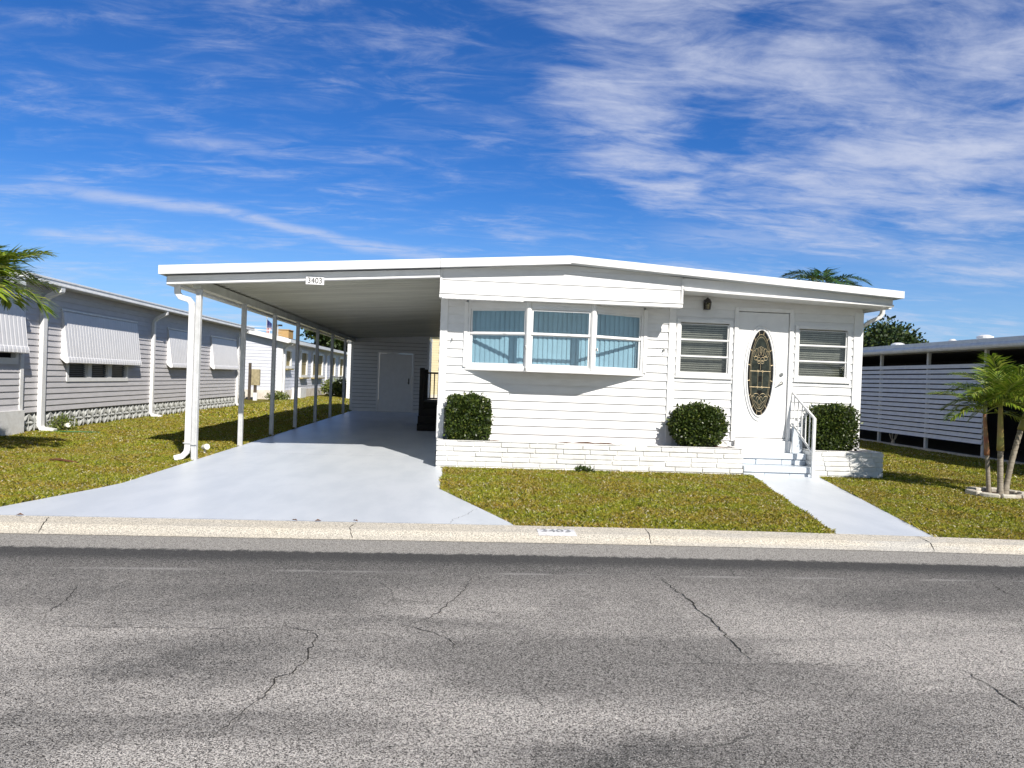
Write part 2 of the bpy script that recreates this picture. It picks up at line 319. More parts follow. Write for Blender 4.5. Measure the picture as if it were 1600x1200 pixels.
class MB:
    def __init__(m): m.v = []; m.f = []
    def add(m, vs, fs):
        b = len(m.v); m.v += [tuple(v) for v in vs]; m.f += [tuple(i+b for i in q) for q in fs]; return m
    def quad(m, *p): return m.add(p, [tuple(range(len(p)))])
    def hexa(m, p): return m.add(p, [(0, 3, 2, 1), (4, 5, 6, 7), (0, 1, 5, 4), (1, 2, 6, 5), (2, 3, 7, 6), (3, 0, 4, 7)])
    def box(m, x0, x1, y0, y1, z0, z1): return m.hexa([(x0, y0, z0), (x1, y0, z0), (x1, y1, z0), (x0, y1, z0), (x0, y0, z1), (x1, y0, z1), (x1, y1, z1), (x0, y1, z1)])
    def fbox(m, f, s0, s1, o0, o1, z0, z1):
        return m.hexa([f.P(s0, o0, z0), f.P(s1, o0, z0), f.P(s1, o1, z0), f.P(s0, o1, z0), f.P(s0, o0, z1), f.P(s1, o0, z1), f.P(s1, o1, z1), f.P(s0, o1, z1)])
    def frame(m, f, s0, s1, z0, z1, wd, o0, o1, bot=None):
        bot = wd if bot is None else bot
        m.fbox(f, s0, s0+wd, o0, o1, z0, z1); m.fbox(f, s1-wd, s1, o0, o1, z0, z1)
        m.fbox(f, s0+wd, s1-wd, o0, o1, z1-wd, z1); m.fbox(f, s0+wd, s1-wd, o0, o1, z0, z0+bot); return m
    def tube(m, path, r, n=8, r1=None, cap=True):
        path = [Vector(p) for p in path]; L = len(path); rs = r if isinstance(r, (list, tuple)) else [r+(0 if r1 is None else (r1-r)*i/(L-1)) for i in range(L)]
        b = len(m.v); up = Vector((0, 0, 1)); prev = None
        for i, p in enumerate(path):
            tg = (path[min(i+1, L-1)]-path[max(i-1, 0)]).normalized()
            if prev is None:
                a = tg.cross(up); a = tg.cross(Vector((1, 0, 0))) if a.length < .05 else a
            else: a = prev-tg*prev.dot(tg)
            a.normalize(); prev = a; c_ = tg.cross(a)
            for k in range(n):
                q = 2*math.pi*k/n; m.v.append(tuple(p+(a*math.cos(q)+c_*math.sin(q))*rs[i]))
        for i in range(L-1):
            for k in range(n): m.f.append((b+i*n+k, b+i*n+(k+1) % n, b+(i+1)*n+(k+1) % n, b+(i+1)*n+k))
        if cap: m.f.append(tuple(b+k for k in range(n))[::-1]); m.f.append(tuple(b+(L-1)*n+k for k in range(n)))
        return m
    def rtube(m, path, hx, hy, side):
        """rectangular tube; side = fixed sideways vector"""
        path = [Vector(p) for p in path]; L = len(path); sd = Vector(side).normalized(); b = len(m.v)
        for i, p in enumerate(path):
            tg = (path[min(i+1, L-1)]-path[max(i-1, 0)]).normalized(); c_ = tg.cross(sd).normalized()
            for a, e in ((-1, -1), (1, -1), (1, 1), (-1, 1)): m.v.append(tuple(p+sd*a*hx+c_*e*hy))
        for i in range(L-1):
            for k in range(4): m.f.append((b+i*4+k, b+i*4+(k+1) % 4, b+(i+1)*4+(k+1) % 4, b+(i+1)*4+k))
        m.f.append((b+3, b+2, b+1, b)); m.f.append(tuple(b+(L-1)*4+k for k in range(4))); return m
    def poly(m, pts, z0, z1):
        n = len(pts); m.add([(x, y, z0) for x, y in pts]+[(x, y, z1) for x, y in pts],
            [tuple(range(n))[::-1], tuple(range(n, 2*n))]+[(i, (i+1) % n, n+(i+1) % n, n+i) for i in range(n)]); return m
    def build(m, name, material, parent=None, smooth=False, bevel=0, **k):
        me = bpy.data.meshes.new(name); me.from_pydata(m.v, [], m.f); me.update(); me.materials.append(material)
        if smooth: me.polygons.foreach_set('use_smooth', [True]*len(me.polygons))
        o = bpy.data.objects.new(name, me); COL.objects.link(o)
        if parent is not None:
            o.parent = parent
            q = parent; off = Vector((0, 0, 0))
            while q is not None: off += q.location; q = q.parent
            me.transform(Matrix.Translation(-off))
        if bevel:
            bv = o.modifiers.new('bevel', 'BEVEL'); bv.width = bevel; bv.segments = 1; bv.limit_method = 'ANGLE'
        tag(o, **k); return o
def npmesh(name, verts, faces_n, nper, material, parent=None, **k):
    """fast mesh: verts (N,3); faces are consecutive, nper vertices each"""
    me = bpy.data.meshes.new(name); nv = len(verts)
    me.vertices.add(nv); me.vertices.foreach_set('co', verts.astype(np.float32).ravel())
    idx = faces_n.astype(np.int32).ravel(); nf = len(idx)//nper
    me.loops.add(len(idx)); me.loops.foreach_set('vertex_index', idx)
    me.polygons.add(nf); me.polygons.foreach_set('loop_start', np.arange(0, len(idx), nper, dtype=np.int32))
    me.update(calc_edges=True); me.validate(); me.materials.append(material)
    o = bpy.data.objects.new(name, me); COL.objects.link(o)
    if parent is not None: o.parent = parent; me.transform(Matrix.Translation(-parent.location))
    return tag(o, **k)
def siding(m, f, s0, s1, z0, z1, pitch, lip, holes=(), top=None, breaks=(), phase=0.):
    ss = sorted(set([s0, s1]+[min(max(q, s0), s1) for h in holes for q in h[:2]]+list(breaks)))
    nrow = int((z1-z0+phase)/pitch)+2
    for k in range(nrow):
        za = z0-phase+k*pitch; zb = za+pitch
        zs = sorted(set([max(za, z0), min(zb, z1)]+[q for h in holes for q in h[2:4] if max(za, z0) < q < min(zb, z1)]))
        for s_a, s_b in zip(ss, ss[1:]):
            if s_b-s_a < 1e-4: continue
            for q0, q1 in zip(zs, zs[1:]):
                if q1-q0 < 1e-4: continue
                sm, zm = (s_a+s_b)/2, (q0+q1)/2
                if any(h[0] < sm < h[1] and h[2] < zm < h[3] for h in holes): continue
                t0 = min(q1, top(s_a)) if top else q1; t1 = min(q1, top(s_b)) if top else q1
                if t0 <= q0 and t1 <= q0: continue
                t0 = max(t0, q0); t1 = max(t1, q0)
                of = lambda z: .002+lip*(1-(z-za)/pitch)
                m.quad(f.P(s_a, of(q0), q0), f.P(s_b, of(q0), q0), f.P(s_b, of(t1), t1), f.P(s_a, of(t0), t0))
                if abs(q0-za) < 1e-5: m.quad(f.P(s_a, .002, q0), f.P(s_b, .002, q0), f.P(s_b, of(q0), q0), f.P(s_a, of(q0), q0))
    # solid wall behind the boards
    for s_a, s_b in zip(ss, ss[1:]):
        if s_b-s_a < 1e-4: continue
        sm = (s_a+s_b)/2; zz = sorted(set([z0, z1]+[q for h in holes if h[0] < sm < h[1] for q in h[2:4]]))
        for q0, q1 in zip(zz, zz[1:]):
            if any(h[0] < sm < h[1] and h[2] < (q0+q1)/2 < h[3] for h in holes): continue
            t0 = min(q1, top(s_a)) if top else q1; t1 = min(q1, top(s_b)) if top else q1
            if min(t0, t1) <= q0: continue
            P = f.P; m.hexa([P(s_a, 0, q0), P(s_b, 0, q0), P(s_b, -.1, q0), P(s_a, -.1, q0), P(s_a, 0, t0), P(s_b, 0, t1), P(s_b, -.1, t1), P(s_a, -.1, t0)])
    return m

# ------------------------------------------------------------------ the ground
def q2(x): return max(0., min(x, 14.)-.5)**2
def curb_b(x): return 6.50-.0055*q2(x)
def curb_t(x): return 7.03-.0080*q2(x)
MB().quad((-300, -300, -.06), (300, -300, -.06), (300, 500, -.06), (-300, 500, -.06)).build('ground', THATCH, kind='structure')
road = MB().box(-80, 80, -4, 6.8, -.05, 0).build('road', ASPH, kind='structure')
MB().box(-80, 80, -30, -4.6, -.05, .02).build('far_lawn', THATCH, kind='structure')
lw = MB(); xs = [-80]+[x*.5 for x in range(-30, 32)]+[80]
for a, b in zip(xs, xs[1:]):
    lw.hexa([(a, curb_t(a)-.15, -.05), (b, curb_t(b)-.15, -.05), (b, 160, -.05), (a, 160, -.05), (a, curb_t(a)-.15, .02), (b, curb_t(b)-.15, .02), (b, 160, .02), (a, 160, .02)])
lw.build('lawn', THATCH, kind='structure')
cb = MB(); prof = [(0, .004), (.06, .006), (.20, .018), (.34, .040), (.42, .050), (1.0, .052), (1.0, -.03)]
xs = [-80, -40]+[x*.25 for x in range(-60, 64)]+[40, 80]
for a, b in zip(xs, xs[1:]):
    pa = [(a, curb_b(a)+(curb_t(a)-curb_b(a))*k, z) for k, z in prof]; pb = [(b, curb_b(b)+(curb_t(b)-curb_b(b))*k, z) for k, z in prof]
    for i in range(len(prof)-1): cb.quad(pa[i], pb[i], pb[i+1], pa[i+1])
curb = cb.build('kerb', CURB, kind='structure')
drive_poly = [(-4.64, 6.95), (.66, 6.95), (.586, 7.25), (-.17, 9.35), (-.17, 11.5), (-.30, 11.7), (-.32, 28.9), (-4.09, 28.9), (-4.09, 11.7), (-4.08, 9.2), (-4.16, 8.8)]
drive = MB().poly(drive_poly, -.04, .036).build('driveway', CONCB, kind='structure', bevel=.006)
walk_poly = [(3.86, 6.93), (4.87, 6.86), (6.10, 11.62), (4.93, 11.62)]
MB().poly(walk_poly, -.04, .034).build('garden_path', CONCB, kind='structure', bevel=.006)

def crack(name, pts, z, parent, wid=.006, mat_=CRACK, jit=.018):
    P = []
    for (a, b), (c_, e) in zip(pts, pts[1:]):
        n = max(2, int(math.hypot(c_-a, e-b)/.035))
        for i in range(n):
            t = i/n; P.append((a+(c_-a)*t+random.gauss(0, jit*.5), b+(e-b)*t+random.gauss(0, jit*.5)))
    P.append(pts[-1]); m = MB(); N = len(P)
    for i in range(N-1):
        (a, b), (c_, e) = P[i], P[i+1]; l = math.hypot(c_-a, e-b)+1e-6; nx, ny = -(e-b)/l, (c_-a)/l
        w0 = wid*.62*(.35+.9*random.random())*math.sin(math.pi*(i+.6)/(N+.2))**.4; w1 = wid*.62*(.35+.9*random.random())*math.sin(math.pi*(min(i+1.6, N))/(N+.2))**.4 if i < N-2 else wid*.1
        za, zb = (z(a, b), z(c_, e)) if callable(z) else (z, z)
        m.quad((a-nx*w0, b-ny*w0, za), (a+nx*w0, b+ny*w0, za), (c_+nx*w1, e+ny*w1, zb), (c_-nx*w1, e-ny*w1, zb))
    return m.build(name, mat_, parent)
CR = [([(0.16, 5.42), (0.13, 5.14), (0.06, 4.88), (-0.01, 4.7), (-0.05, 4.56), (-0.11, 4.44), (-0.23, 4.32), (-0.34, 4.27)], .0055),
 ([(-0.31, 4.32), (-0.19, 4.24), (-0.08, 4.16), (0.0, 4.06), (0.04, 3.92)], .0045),
 ([(-0.91, 4.25), (-0.81, 4.2), (-0.74, 4.1), (-0.73, 3.95), (-0.73, 3.78), (-0.75, 3.63), (-0.81, 3.52), (-0.82, 3.39), (-0.85, 3.21), (-0.91, 3.06), (-0.94, 2.95)], .0055),
 ([(-2.3, 4.23), (-2.02, 4.22), (-1.63, 4.21), (-1.27, 4.21), (-0.96, 4.25), (-0.8, 4.19), (-0.59, 4.22), (-0.37, 4.23)], .0038),
 ([(-2.49, 5.01), (-2.4, 4.74), (-2.37, 4.52), (-2.41, 4.37)], .0048),
 ([(1.61, 5.41), (1.62, 5.16), (1.65, 4.94), (1.64, 4.71), (1.65, 4.56), (1.66, 4.43), (1.65, 4.26), (1.66, 4.12), (1.64, 3.95), (1.64, 3.77)], .0085),
 ([(2.75, 3.69), (2.77, 3.55), (2.76, 3.4), (2.74, 3.24), (2.75, 3.08), (2.77, 2.9)], .0065),
 ([(0.8, 3.75), (1.05, 3.73), (1.4, 3.74), (1.92, 3.73), (2.41, 3.7), (2.73, 3.68)], .0028),
 ([(4.27, 5.38), (4.2, 5.21), (4.18, 5.0)], .006)]
for pts, wd in CR: crack('pavement_crack', pts, .004, road, wd)
def curb_z(x, y):
    k = (y-curb_b(x))/(curb_t(x)-curb_b(x))
    for (a, za), (b, zb) in zip(prof, prof[1:]):
        if a <= k <= b+1e-6: return za+(zb-za)*(k-a)/max(b-a, 1e-6)+.003
    return .055
for pts in ([(-3.73, 6.98), (-3.6, 6.62), (-3.57, 6.53)], [(-.92, 7.02), (-.95, 6.8), (-.89, 6.53)], [(1.91, 7.0), (1.88, 6.75), (1.84, 6.52)], [(4.67, 6.88), (4.6, 6.6), (4.54, 6.44)]):
    crack('joint_crack', pts, curb_z, curb, .007, jit=.008)
crack('hairline_crack', [(0.27, 7.98), (0.12, 7.53), (0.01, 7.32), (-.02, 7.1)], .040, drive, .003)
crack('slab_joint', [(-4.02, 12.9), (-2, 12.95), (-.36, 13.0)], .040, drive, .004, jit=.002)
# dark debris line where slab meets kerb
crack('dirt_line', [(-4.4, 7.035), (-2.5, 7.04), (-.9, 7.035), (.6, 7.035)], .0555, curb, .006, jit=.01)

# lawn blades: real little blades over every part of the lawn the street sees
def inpoly(px, py, poly):
    ins = np.zeros(len(px), bool); n = len(poly)
    for i in range(n):
        x0, y0 = poly[i]; x1, y1 = poly[(i+1) % n]
        cnd = ((y0 > py) != (y1 > py)) & (px < (x1-x0)*(py-y0)/((y1-y0)+1e-12)+x0); ins ^= cnd
    return ins
def blades(n, x0, x1, y0, y1, hmin, hmax, wmin, wmax):
    x = rng.uniform(x0, x1, n); y = rng.uniform(y0, y1, n)
    ct = 7.03-.0080*np.clip(np.clip(x, None, 14)-.5, 0, None)**2
    ok = y > ct+.008+rng.uniform(-.02, .03, n)
    ok &= ~((np.exp(-(((x-.85)/.42)**2+((y-9.25)/.30)**2))*(.75+.35*np.sin(x*19)*np.sin(y*23))) > rng.uniform(.25, 1.1, n))
    ok &= ~inpoly(x, y, drive_poly) & ~inpoly(x, y, walk_poly)
    ok &= ~((x > -.3) & (x < 4.80) & (y > 11.57)) & ~((x > 4.7) & (x < 7.22) & (y > 11.57))
    ok &= ~((x > -.4) & (x < 7.05) & (y > 12)) & ~(x < -8.78) & ~(x > 12.1)
    ok &= ~((np.hypot((x-7.98)/.42, (y-10.05)/.42)) < 1)
    # thin spots
    x, y = x[ok], y[ok]; n = len(x)
    h = rng.uniform(hmin, hmax, n)*(1+.35*np.sin(x*2.1+np.sin(y*1.7)*2)*np.sin(y*2.9+1)); wd = rng.uniform(wmin, wmax, n)
    thin = (np.exp(-(((x-.85)/.45)**2+((y-9.3)/.38)**2)) > rng.uniform(.1, 1.1, n)); h[thin] *= .35
    a = rng.uniform(0, 2*np.pi, n); la = rng.uniform(0, 2*np.pi, n); lean = rng.uniform(.1, .95, n)*h
    zb = .018
    bx, by = np.cos(a)*wd*.5, np.sin(a)*wd*.5
    v = np.empty((n, 4, 3)); 
    v[:, 0] = np.stack([x-bx, y-by, np.full(n, zb)], 1); v[:, 1] = np.stack([x+bx, y+by, np.full(n, zb)], 1)
    mx, my = x+np.cos(la)*lean*.35, y+np.sin(la)*lean*.35
    v[:, 2] = np.stack([mx+bx*.8, my+by*.8, zb+h*.62], 1); v[:, 3] = np.stack([x+np.cos(la)*lean, y+np.sin(la)*lean, zb+h*.85], 1)
    return v.reshape(-1, 3)
V = np.concatenate([blades(260000, -.3, 6.2, 6.9, 11.6, .024, .056, .004, .009),
    blades(190000, 4.8, 9.5, 6.7, 13, .024, .056, .005, .010), blades(90000, 7.0, 12.2, 11.5, 21, .03, .065, .010, .018),
    blades(230000, -8.9, -4.0, 7.0, 13, .024, .056, .005, .010), blades(130000, -8.9, -4.0, 13, 22, .03, .065, .010, .020),
    blades(50000, -9.2, -4.0, 22, 44, .04, .08, .03, .06)])
nb = len(V)//4
npmesh('grass', V, np.arange(nb*4), 4, GRASS, label='short patchy green and straw coloured lawn grass', cat='grass', kind='stuff')

# ------------------------------------------------------------------ main house
def ztop(x):   # roof edge line
    return 3.034+(x+4.575)*(3.486-3.034)/6.32 if x < 1.745 else 3.486-(x-1.745)*(3.486-3.165)/5.515
house = thing('mobile_home', 'white single storey mobile home with bay window and oval glass front door', 'house', (3.3, 12.1, 0))
F = FRONT(12.1); YF = 12.1
BAY = (.12, 3.17, 1.66, 2.79); WL = (3.74, 4.68, 1.66, 2.61); WR = (5.84, 6.80, 1.66, 2.58); DR = (4.73, 5.77, .60, 2.87)
m = MB(); siding(m, F, -.305, 3.62, .30, 3.25, .14, .022, [BAY], phase=.01)
siding(m, F, 3.62, 7.02, .30, 3.02, .14, .022, [WL, DR, WR], phase=.01, top=lambda s: 3.06-.033*(s-3.62))
m.build('front_wall', WHITE, house)
m = MB(); siding(m, WEST(-.305), 12.13, 28.0, .05, 2.95, .14, .016); m.build('side_wall', WHITE, house)
m = MB(); siding(m, EAST(7.0), 12.13, 28.0, .05, 2.95, .14, .016); siding(m, Fr(0, 28.0, (1, 0), (0, 1)), -.3, 7.0, .05, 2.9, .14, .016); m.build('side_wall', WHITE, house)
# corner boards and vertical trims
for a, b in ((-.312, -.19), (3.58, 3.70), (6.87, 7.035)):
    m = MB(); m.fbox(F, a, b, .003, .036, .30, 2.86)
    if a > 6: m.fbox(EAST(7.02), 12.072, 12.2, 0, .014, .30, 2.86)
    m.build('corner_board', TRIM, house, bevel=.004)
m = MB(); m.box(-.318, -.192, 12.0, 12.066, .47, 1.02); m.build('corner_pipe_cover', GUT, house, bevel=.01)
# projecting gable header over the bay window
m = MB(); G = FRONT(11.55)
siding(m, G, -.318, 3.62, 2.815, 3.6, .225, .014, top=lambda s: ztop(s)-.128, breaks=[1.745])
m.box(-.318, 3.62, 11.65, 12.08, 2.80, 2.815)
m.box(-.318, -.298, 11.56, 12.08, 2.816, 2.99); m.box(3.598, 3.618, 11.66, 12.08, 2.816, 3.0)
m.build('gable_header', WHITE, house)
m = MB(); m.fbox(G, -.33, 3.635, -.13, .022, 2.752, 2.813); m.fbox(G, -.325, -.29, .017, .028, 2.815, 3.19); m.fbox(G, 3.60, 3.635, .017, .028, 2.815, 3.23)
m.fbox(G, -.33, 3.64, .016, .036, 2.815, 2.832); m.build('header_trim', TRIM, house, bevel=.004)
m = MB(); m.fbox(G, -.28, 1.02, -.035, .045, 2.735, 2.755)
for i in range(16): m.fbox(G, -.26+i*.08, -.225+i*.08, .044, .05, 2.738, 2.75)
m.build('awning_track', GUT, house)
# soffit and eave beam over the porch wall and door
def beam(m, x0, x1, f, o0, o1, dt, db, n=1):
    for i in range(n):
        a = x0+(x1-x0)*i/n; b = x0+(x1-x0)*(i+1)/n
        P = f.P; m.hexa([P(a, o0, ztop(a)-db), P(b, o0, ztop(b)-db), P(b, o1, ztop(b)-db), P(a, o1, ztop(a)-db), P(a, o0, ztop(a)-dt), P(b, o0, ztop(b)-dt), P(b, o1, ztop(b)-dt), P(a, o1, ztop(a)-dt)])
m = MB()
P0 = lambda x, y, dz: (x, y, 3.031-(x-3.62)*(.12/3.67)+dz)
def rbeam(m, x0, x1, y0, y1, z0, z1):
    m.hexa([P0(x0, y0, z0), P0(x1, y0, z0), P0(x1, y1, z0), P0(x0, y1, z0), P0(x0, y0, z1), P0(x1, y0, z1), P0(x1, y1, z1), P0(x0, y1, z1)])
rbeam(m, 3.64, 7.22, 11.535, 11.60, .045, .21); rbeam(m, 3.64, 7.22, 11.50, 11.60, 0, .04)
rbeam(m, 7.135, 7.22, 11.605, 28.2, .0, .15)
m.build('eave_beam', TRIM, house, bevel=.004)
m = MB(); rbeam(m, 3.64, 7.13, 11.605, 12.1, .012, .03); rbeam(m, 7.02, 7.13, 12.1, 28.1, .012, .03); m.build('soffit', WHITE, house)
# roof
xs_r = [-.32, 1.745, 7.28]
m = MB()
for a, b in zip(xs_r, xs_r[1:]):
    m.hexa([(a, 11.39, ztop(a)-.12), (b, 11.39, ztop(b)-.12), (b, 28.4, ztop(b)-.12), (a, 28.4, ztop(a)-.12), (a, 11.39, ztop(a)-.006), (b, 11.39, ztop(b)-.006), (b, 28.4, ztop(b)-.006), (a, 28.4, ztop(a)-.006)])
roof = m.build('roof', ROOFG, house)
m = MB(); fa = FRONT(11.35)
beam(m, -.32, 1.745, fa, -.035, 0, 0, .134); beam(m, 1.745, 7.28, fa, -.035, 0, 0, .118)
m.box(7.282, 7.30, 11.35, 28.4, ztop(7.28)-.118, ztop(7.28)+.001)
m.build('fascia', FASC, house, bevel=.003)
# gutter elbow under the right eave
m = MB(); m.rtube([(7.30, 11.95, 2.93), (7.30, 11.96, 2.85), (7.26, 11.98, 2.78), (7.14, 12.02, 2.72), (7.09, 12.10, 2.66), (7.07, 12.22, 2.60), (7.07, 12.24, .2)], .04, .028, (0, 1, 0.01)); m.build('downspout', GUT, house, bevel=.005)
m = MB(); m.box(7.225, 7.275, 11.66, 28.2, 2.90, 2.985); m.build('gutter', GUT, house)

# bay window
bay = thing('bay_window', None, None); bay.parent = house; bay.location = (0, 0, 0)
bay.location = Vector((1.65, 0, 1.7)); 
pA, pB, pC, pD = (.15, 12.09), (1.13, 11.68), (2.20, 11.68), (3.14, 12.09)
def seg(p, q):
    dx_, dy_ = q[0]-p[0], q[1]-p[1]; L = math.hypot(dx_, dy_); t = (dx_/L, dy_/L); return Fr(p[0], p[1], t, (t[1], -t[0])), L
segs = [seg(pA, pB), seg(pB, pC), seg(pC, pD)]
z0b, z1b = 1.675, 2.75
m = MB(); out_ = lambda e: [(pA[0]-e, 12.098), (pA[0]-e, pA[1]-e*.3), (pB[0]-e*.3, pB[1]-e), (pC[0]+e*.3, pC[1]-e), (pD[0]+e, pD[1]-e*.3), (pD[0]+e, 12.098)]
m.poly(out_(.035), 1.615, 1.665); m.build('sill', TRIM, bay, bevel=.005)
for a_ in (.085, 3.142): m = MB(); m.fbox(F, a_, a_+.063, -.04, .040, 1.667, 2.75); m.build('side_casing', TRIM, bay, bevel=.003)
m = MB(); m.poly(out_(.0), 2.7515, 2.79); m.build('head_board', TRIM, bay)
m = MB()
for f, L in segs: m.frame(f, 0, L, 1.667, z1b, .045, -.05, .012, bot=.04); m.fbox(f, .045, L-.045, -.03, .008, z1b-.11, z1b-.045)
for p in (pB, pC): m.tube([(p[0], p[1]+.012, 1.668), (p[0], p[1]+.012, 2.7505)], .048, 10)
m.build('casing', TRIM, bay, bevel=.003)
for f, L in segs:
    a, b, zb_, zt_ = .05, L-.05, 1.71, z1b-.112
    zm = 2.235
    sh = MB(); sh.frame(f, a, b, zm, zt_, .026, -.030, -.008); sh.frame(f, a, b, zb_, zm-.004, .026, -.046, -.018, bot=.035); sh.fbox(f, a, b, -.032, .004, zm-.014, zm+.016)
    sh.fbox(f, (a+b)/2+.1, (a+b)/2+.16, .004, .012, zm-.004, zm+.010)
    so_ = sh.build('sash', STEEL if False else TRIM, bay, bevel=.002)
    gl = MB(); gl.fbox(f, a+.02, b-.02, -.022, -.019, zm+.02, zt_-.02); gl.fbox(f, a+.02, b-.02, -.034, -.031, zb_+.03, zm-.02); gl.build('glass', GLASS, bay)
bl = MB(); x = .17
while x < 3.13:
    an = R(12)+random.gauss(0, .05); wq = .046
    cx, cy = x, 12.19; dx_, dy_ = math.cos(an)*wq, math.sin(an)*wq
    pts = []
    for k in range(5):
        u = -1+k*.5; bow = .008*(1-u*u); pts.append((cx+dx_*u, cy+dy_*u-bow))
    for (a, b), (c_, e) in zip(pts, pts[1:]): bl.quad((a, b, 1.67), (c_, e, 1.67), (c_, e, 2.79), (a, b, 2.79))
    x += .082
bl.build('vertical_blinds', BLIND, bay)
m = MB(); m.box(.0, 3.3, 12.32, 12.34, 1.5, 3.0); m.box(.0, 3.3, 12.2, 12.32, 1.55, 1.66); m.build('room_backing', DARK, bay)

# awning windows either side of the door
def porch_window(box, lab):
    s0, s1, z0, z1 = box
    wn = thing('awning_window', None, None); wn.parent = house; wn.location = Vector(((s0+s1)/2-3.3, 0, z0)); wn['label'] = lab
    m = MB(); m.frame(F, s0-.02, s1+.02, z0-.03, z1+.02, .06, -.06, .034, bot=.07); m.fbox(F, s0-.035, s1+.035, .0, .055, z0-.045, z0-.028); m.build('frame', TRIM, wn, bevel=.004)
    h = (z1-z0-.10)/3; zz = z0+.045
    for k in range(3):
        a, b = zz+k*h, zz+(k+1)*h
        m = MB(); m.fbox(F, s0+.045, s1-.045, -.02, .022, a-.006, a+.020); m.fbox(F, s0+.045, s1-.045, -.015, .006, b-.018, b-.008)
        m.fbox(F, s0+.042, s0+.062, -.02, .010, a+.02, b-.008); m.fbox(F, s1-.062, s1-.042, -.02, .010, a+.02, b-.008)
        m.build('sash', TRIM, wn)
        m = MB(); m.fbox(F, s0+.058, s1-.058, -.006, -.003, a+.018, b-.015); m.build('glass', GLASSD, wn)
    m = MB(); z = z0+.03
    while z < z1-.02:
        P = F.P; t_ = .012+random.gauss(0, .0015)
        m.quad(P(s0+.03, -.10, z), P(s1-.03, -.10, z+random.gauss(0, .002)), P(s1-.03, -.10+.010, z+.024), P(s0+.03, -.10+.010, z+.024)); z += .036
    m.build('horizontal_blinds', BLINDG, wn)
    m = MB(); m.fbox(F, s0, s1, -.24, -.22, z0-.05, z1+.05); m.build('room_backing', DARK, wn)
porch_window(WL, 'three-pane awning window left of the front door'); porch_window(WR, 'three-pane awning window right of the front door')

# front door
door = thing('front_door', None, None); door.parent = house; door.location = Vector((5.24-3.3, 0, .6))
m = MB(); m.fbox(F, 4.80, 5.70, -.03, .012, .625, 2.79); m.build('door_slab', TRIM, door, bevel=.004)
m = MB(); m.fbox(F, 4.725, 4.795, -.08, .045, .56, 2.87); m.fbox(F, 5.708, 5.778, -.08, .045, .56, 2.87); m.fbox(F, 4.795, 5.708, -.08, .045, 2.80, 2.87)
m.fbox(F, 4.795, 5.708, -.08, .03, .585, .618); m.build('door_frame', TRIM, door, bevel=.005)
m = MB(); m.fbox(F, 4.80, 5.70, .004, .020, .605, .622); m.build('weather_strip', BLACKM, door)
OX, OZ = 5.215, 1.748
def ell(a, b, n=48, cx=OX, cz=OZ): return [(cx+a*math.cos(2*math.pi*k/n), cz+b*math.sin(2*math.pi*k/n)) for k in range(n)]
def disc(m, a, b, o, back=-.01):
    e = ell(a, b); P = F.P; n = len(e)
    m.add([P(x, o, z) for x, z in e]+[P(x, back, z) for x, z in e], [tuple(range(n))]+[(i, (i+1) % n, n+(i+1) % n, n+i) for i in range(n)])
def ering(m, a, b, wid, o0, o1):
    P = F.P; n = 56; rows = [(1.0, o0), (.75, o1), (.25, o1), (0, o0)]
    R_ = [[P(x, o, z) for x, z in ell(a-wid+wid*k, b-wid+wid*k, n)] for k, o in rows]
    for r0, r1 in zip(R_, R_[1:]):
        for i in range(n): m.quad(r0[i], r0[(i+1) % n], r1[(i+1) % n], r1[i])
m = MB(); ering(m, .295, .835, .030, .012, .030); ering(m, .255, .765, .032, .012, .036); m.build('oval_moulding', TRIM, door, smooth=True)
m = MB(); disc(m, .232, .738, .016); m.build('border_glass', DGLASS2, door)
m = MB(); disc(m, .185, .665, .019, .017); m.build('oval_glass', DGLASS, door)
cm = MB(); o = .0215
def came(pts, r=.0030): cm.tube([F.P(x, o, z) for x, z in pts], r, 6)
def arc(cx, cz, a, b, t0, t1, n=12, r=.0030): came([(OX+cx+a*math.cos(R(t0+(t1-t0)*k/n)), OZ+cz+b*math.sin(R(t0+(t1-t0)*k/n))) for k in range(n+1)], r)
e = ell(.185, .665, 40); came(e+[e[0]]); e = ell(.165, .62, 40); came(e+[e[0]], .0025)
for k in range(16):
    q = 2*math.pi*(k+.5)/16; c_, s_ = math.cos(q), math.sin(q); came([(OX+.185*c_, OZ+.665*s_), (OX+.23*c_, OZ+.73*s_)], .006)
for zz in (.03, -.245):
    came([(OX-.18, OZ+zz), (OX+.18, OZ+zz)], .0036); arc(-.04, zz, .016, .016, 0, 360); arc(.04, zz, .016, .016, 0, 360)
came([(OX-.04, OZ+.03), (OX-.04, OZ-.245)]); came([(OX+.04, OZ+.03), (OX+.04, OZ-.245)])
for s_ in (-1, 1):      # flower of overlapping loops
    arc(s_*.030, .37, .030, .075, 0, 360); arc(s_*.075, .35, .038, .07, 0, 360); arc(s_*.115, .33, .032, .055, 0, 360)
    arc(s_*.035, .235, .035, .035, 0, 360); arc(s_*.085, .25, .035, .03, 0, 360); arc(s_*.03, .19, .028, .028, 0, 360)
    arc(s_*.06, -.40, .055, .045, 0, 180); arc(s_*.115, -.43, .04, .03, 20, 200); arc(s_*.028, -.46, .028, .05, 0, 180)
    came([(OX+s_*.10, OZ-.47), (OX+s_*.05, OZ-.52), (OX, OZ-.60)]); came([(OX, OZ-.42), (OX+s_*.04, OZ-.50), (OX, OZ-.56)])
arc(0, .40, .022, .06, 0, 360); came([(OX, OZ+.16), (OX, OZ+.05)], .004)
cm.build('brass_came', BRASS, door)
for zz, ww in ((.30, .05), (.10, .03), (-.10, .035), (-.35, .04)): bv = MB(); bv.fbox(F, OX-ww, OX+ww, .0192, .0205, OZ+zz-.05, OZ+zz+.05); bv.build('bevelled_insert', DGLASS2, door)
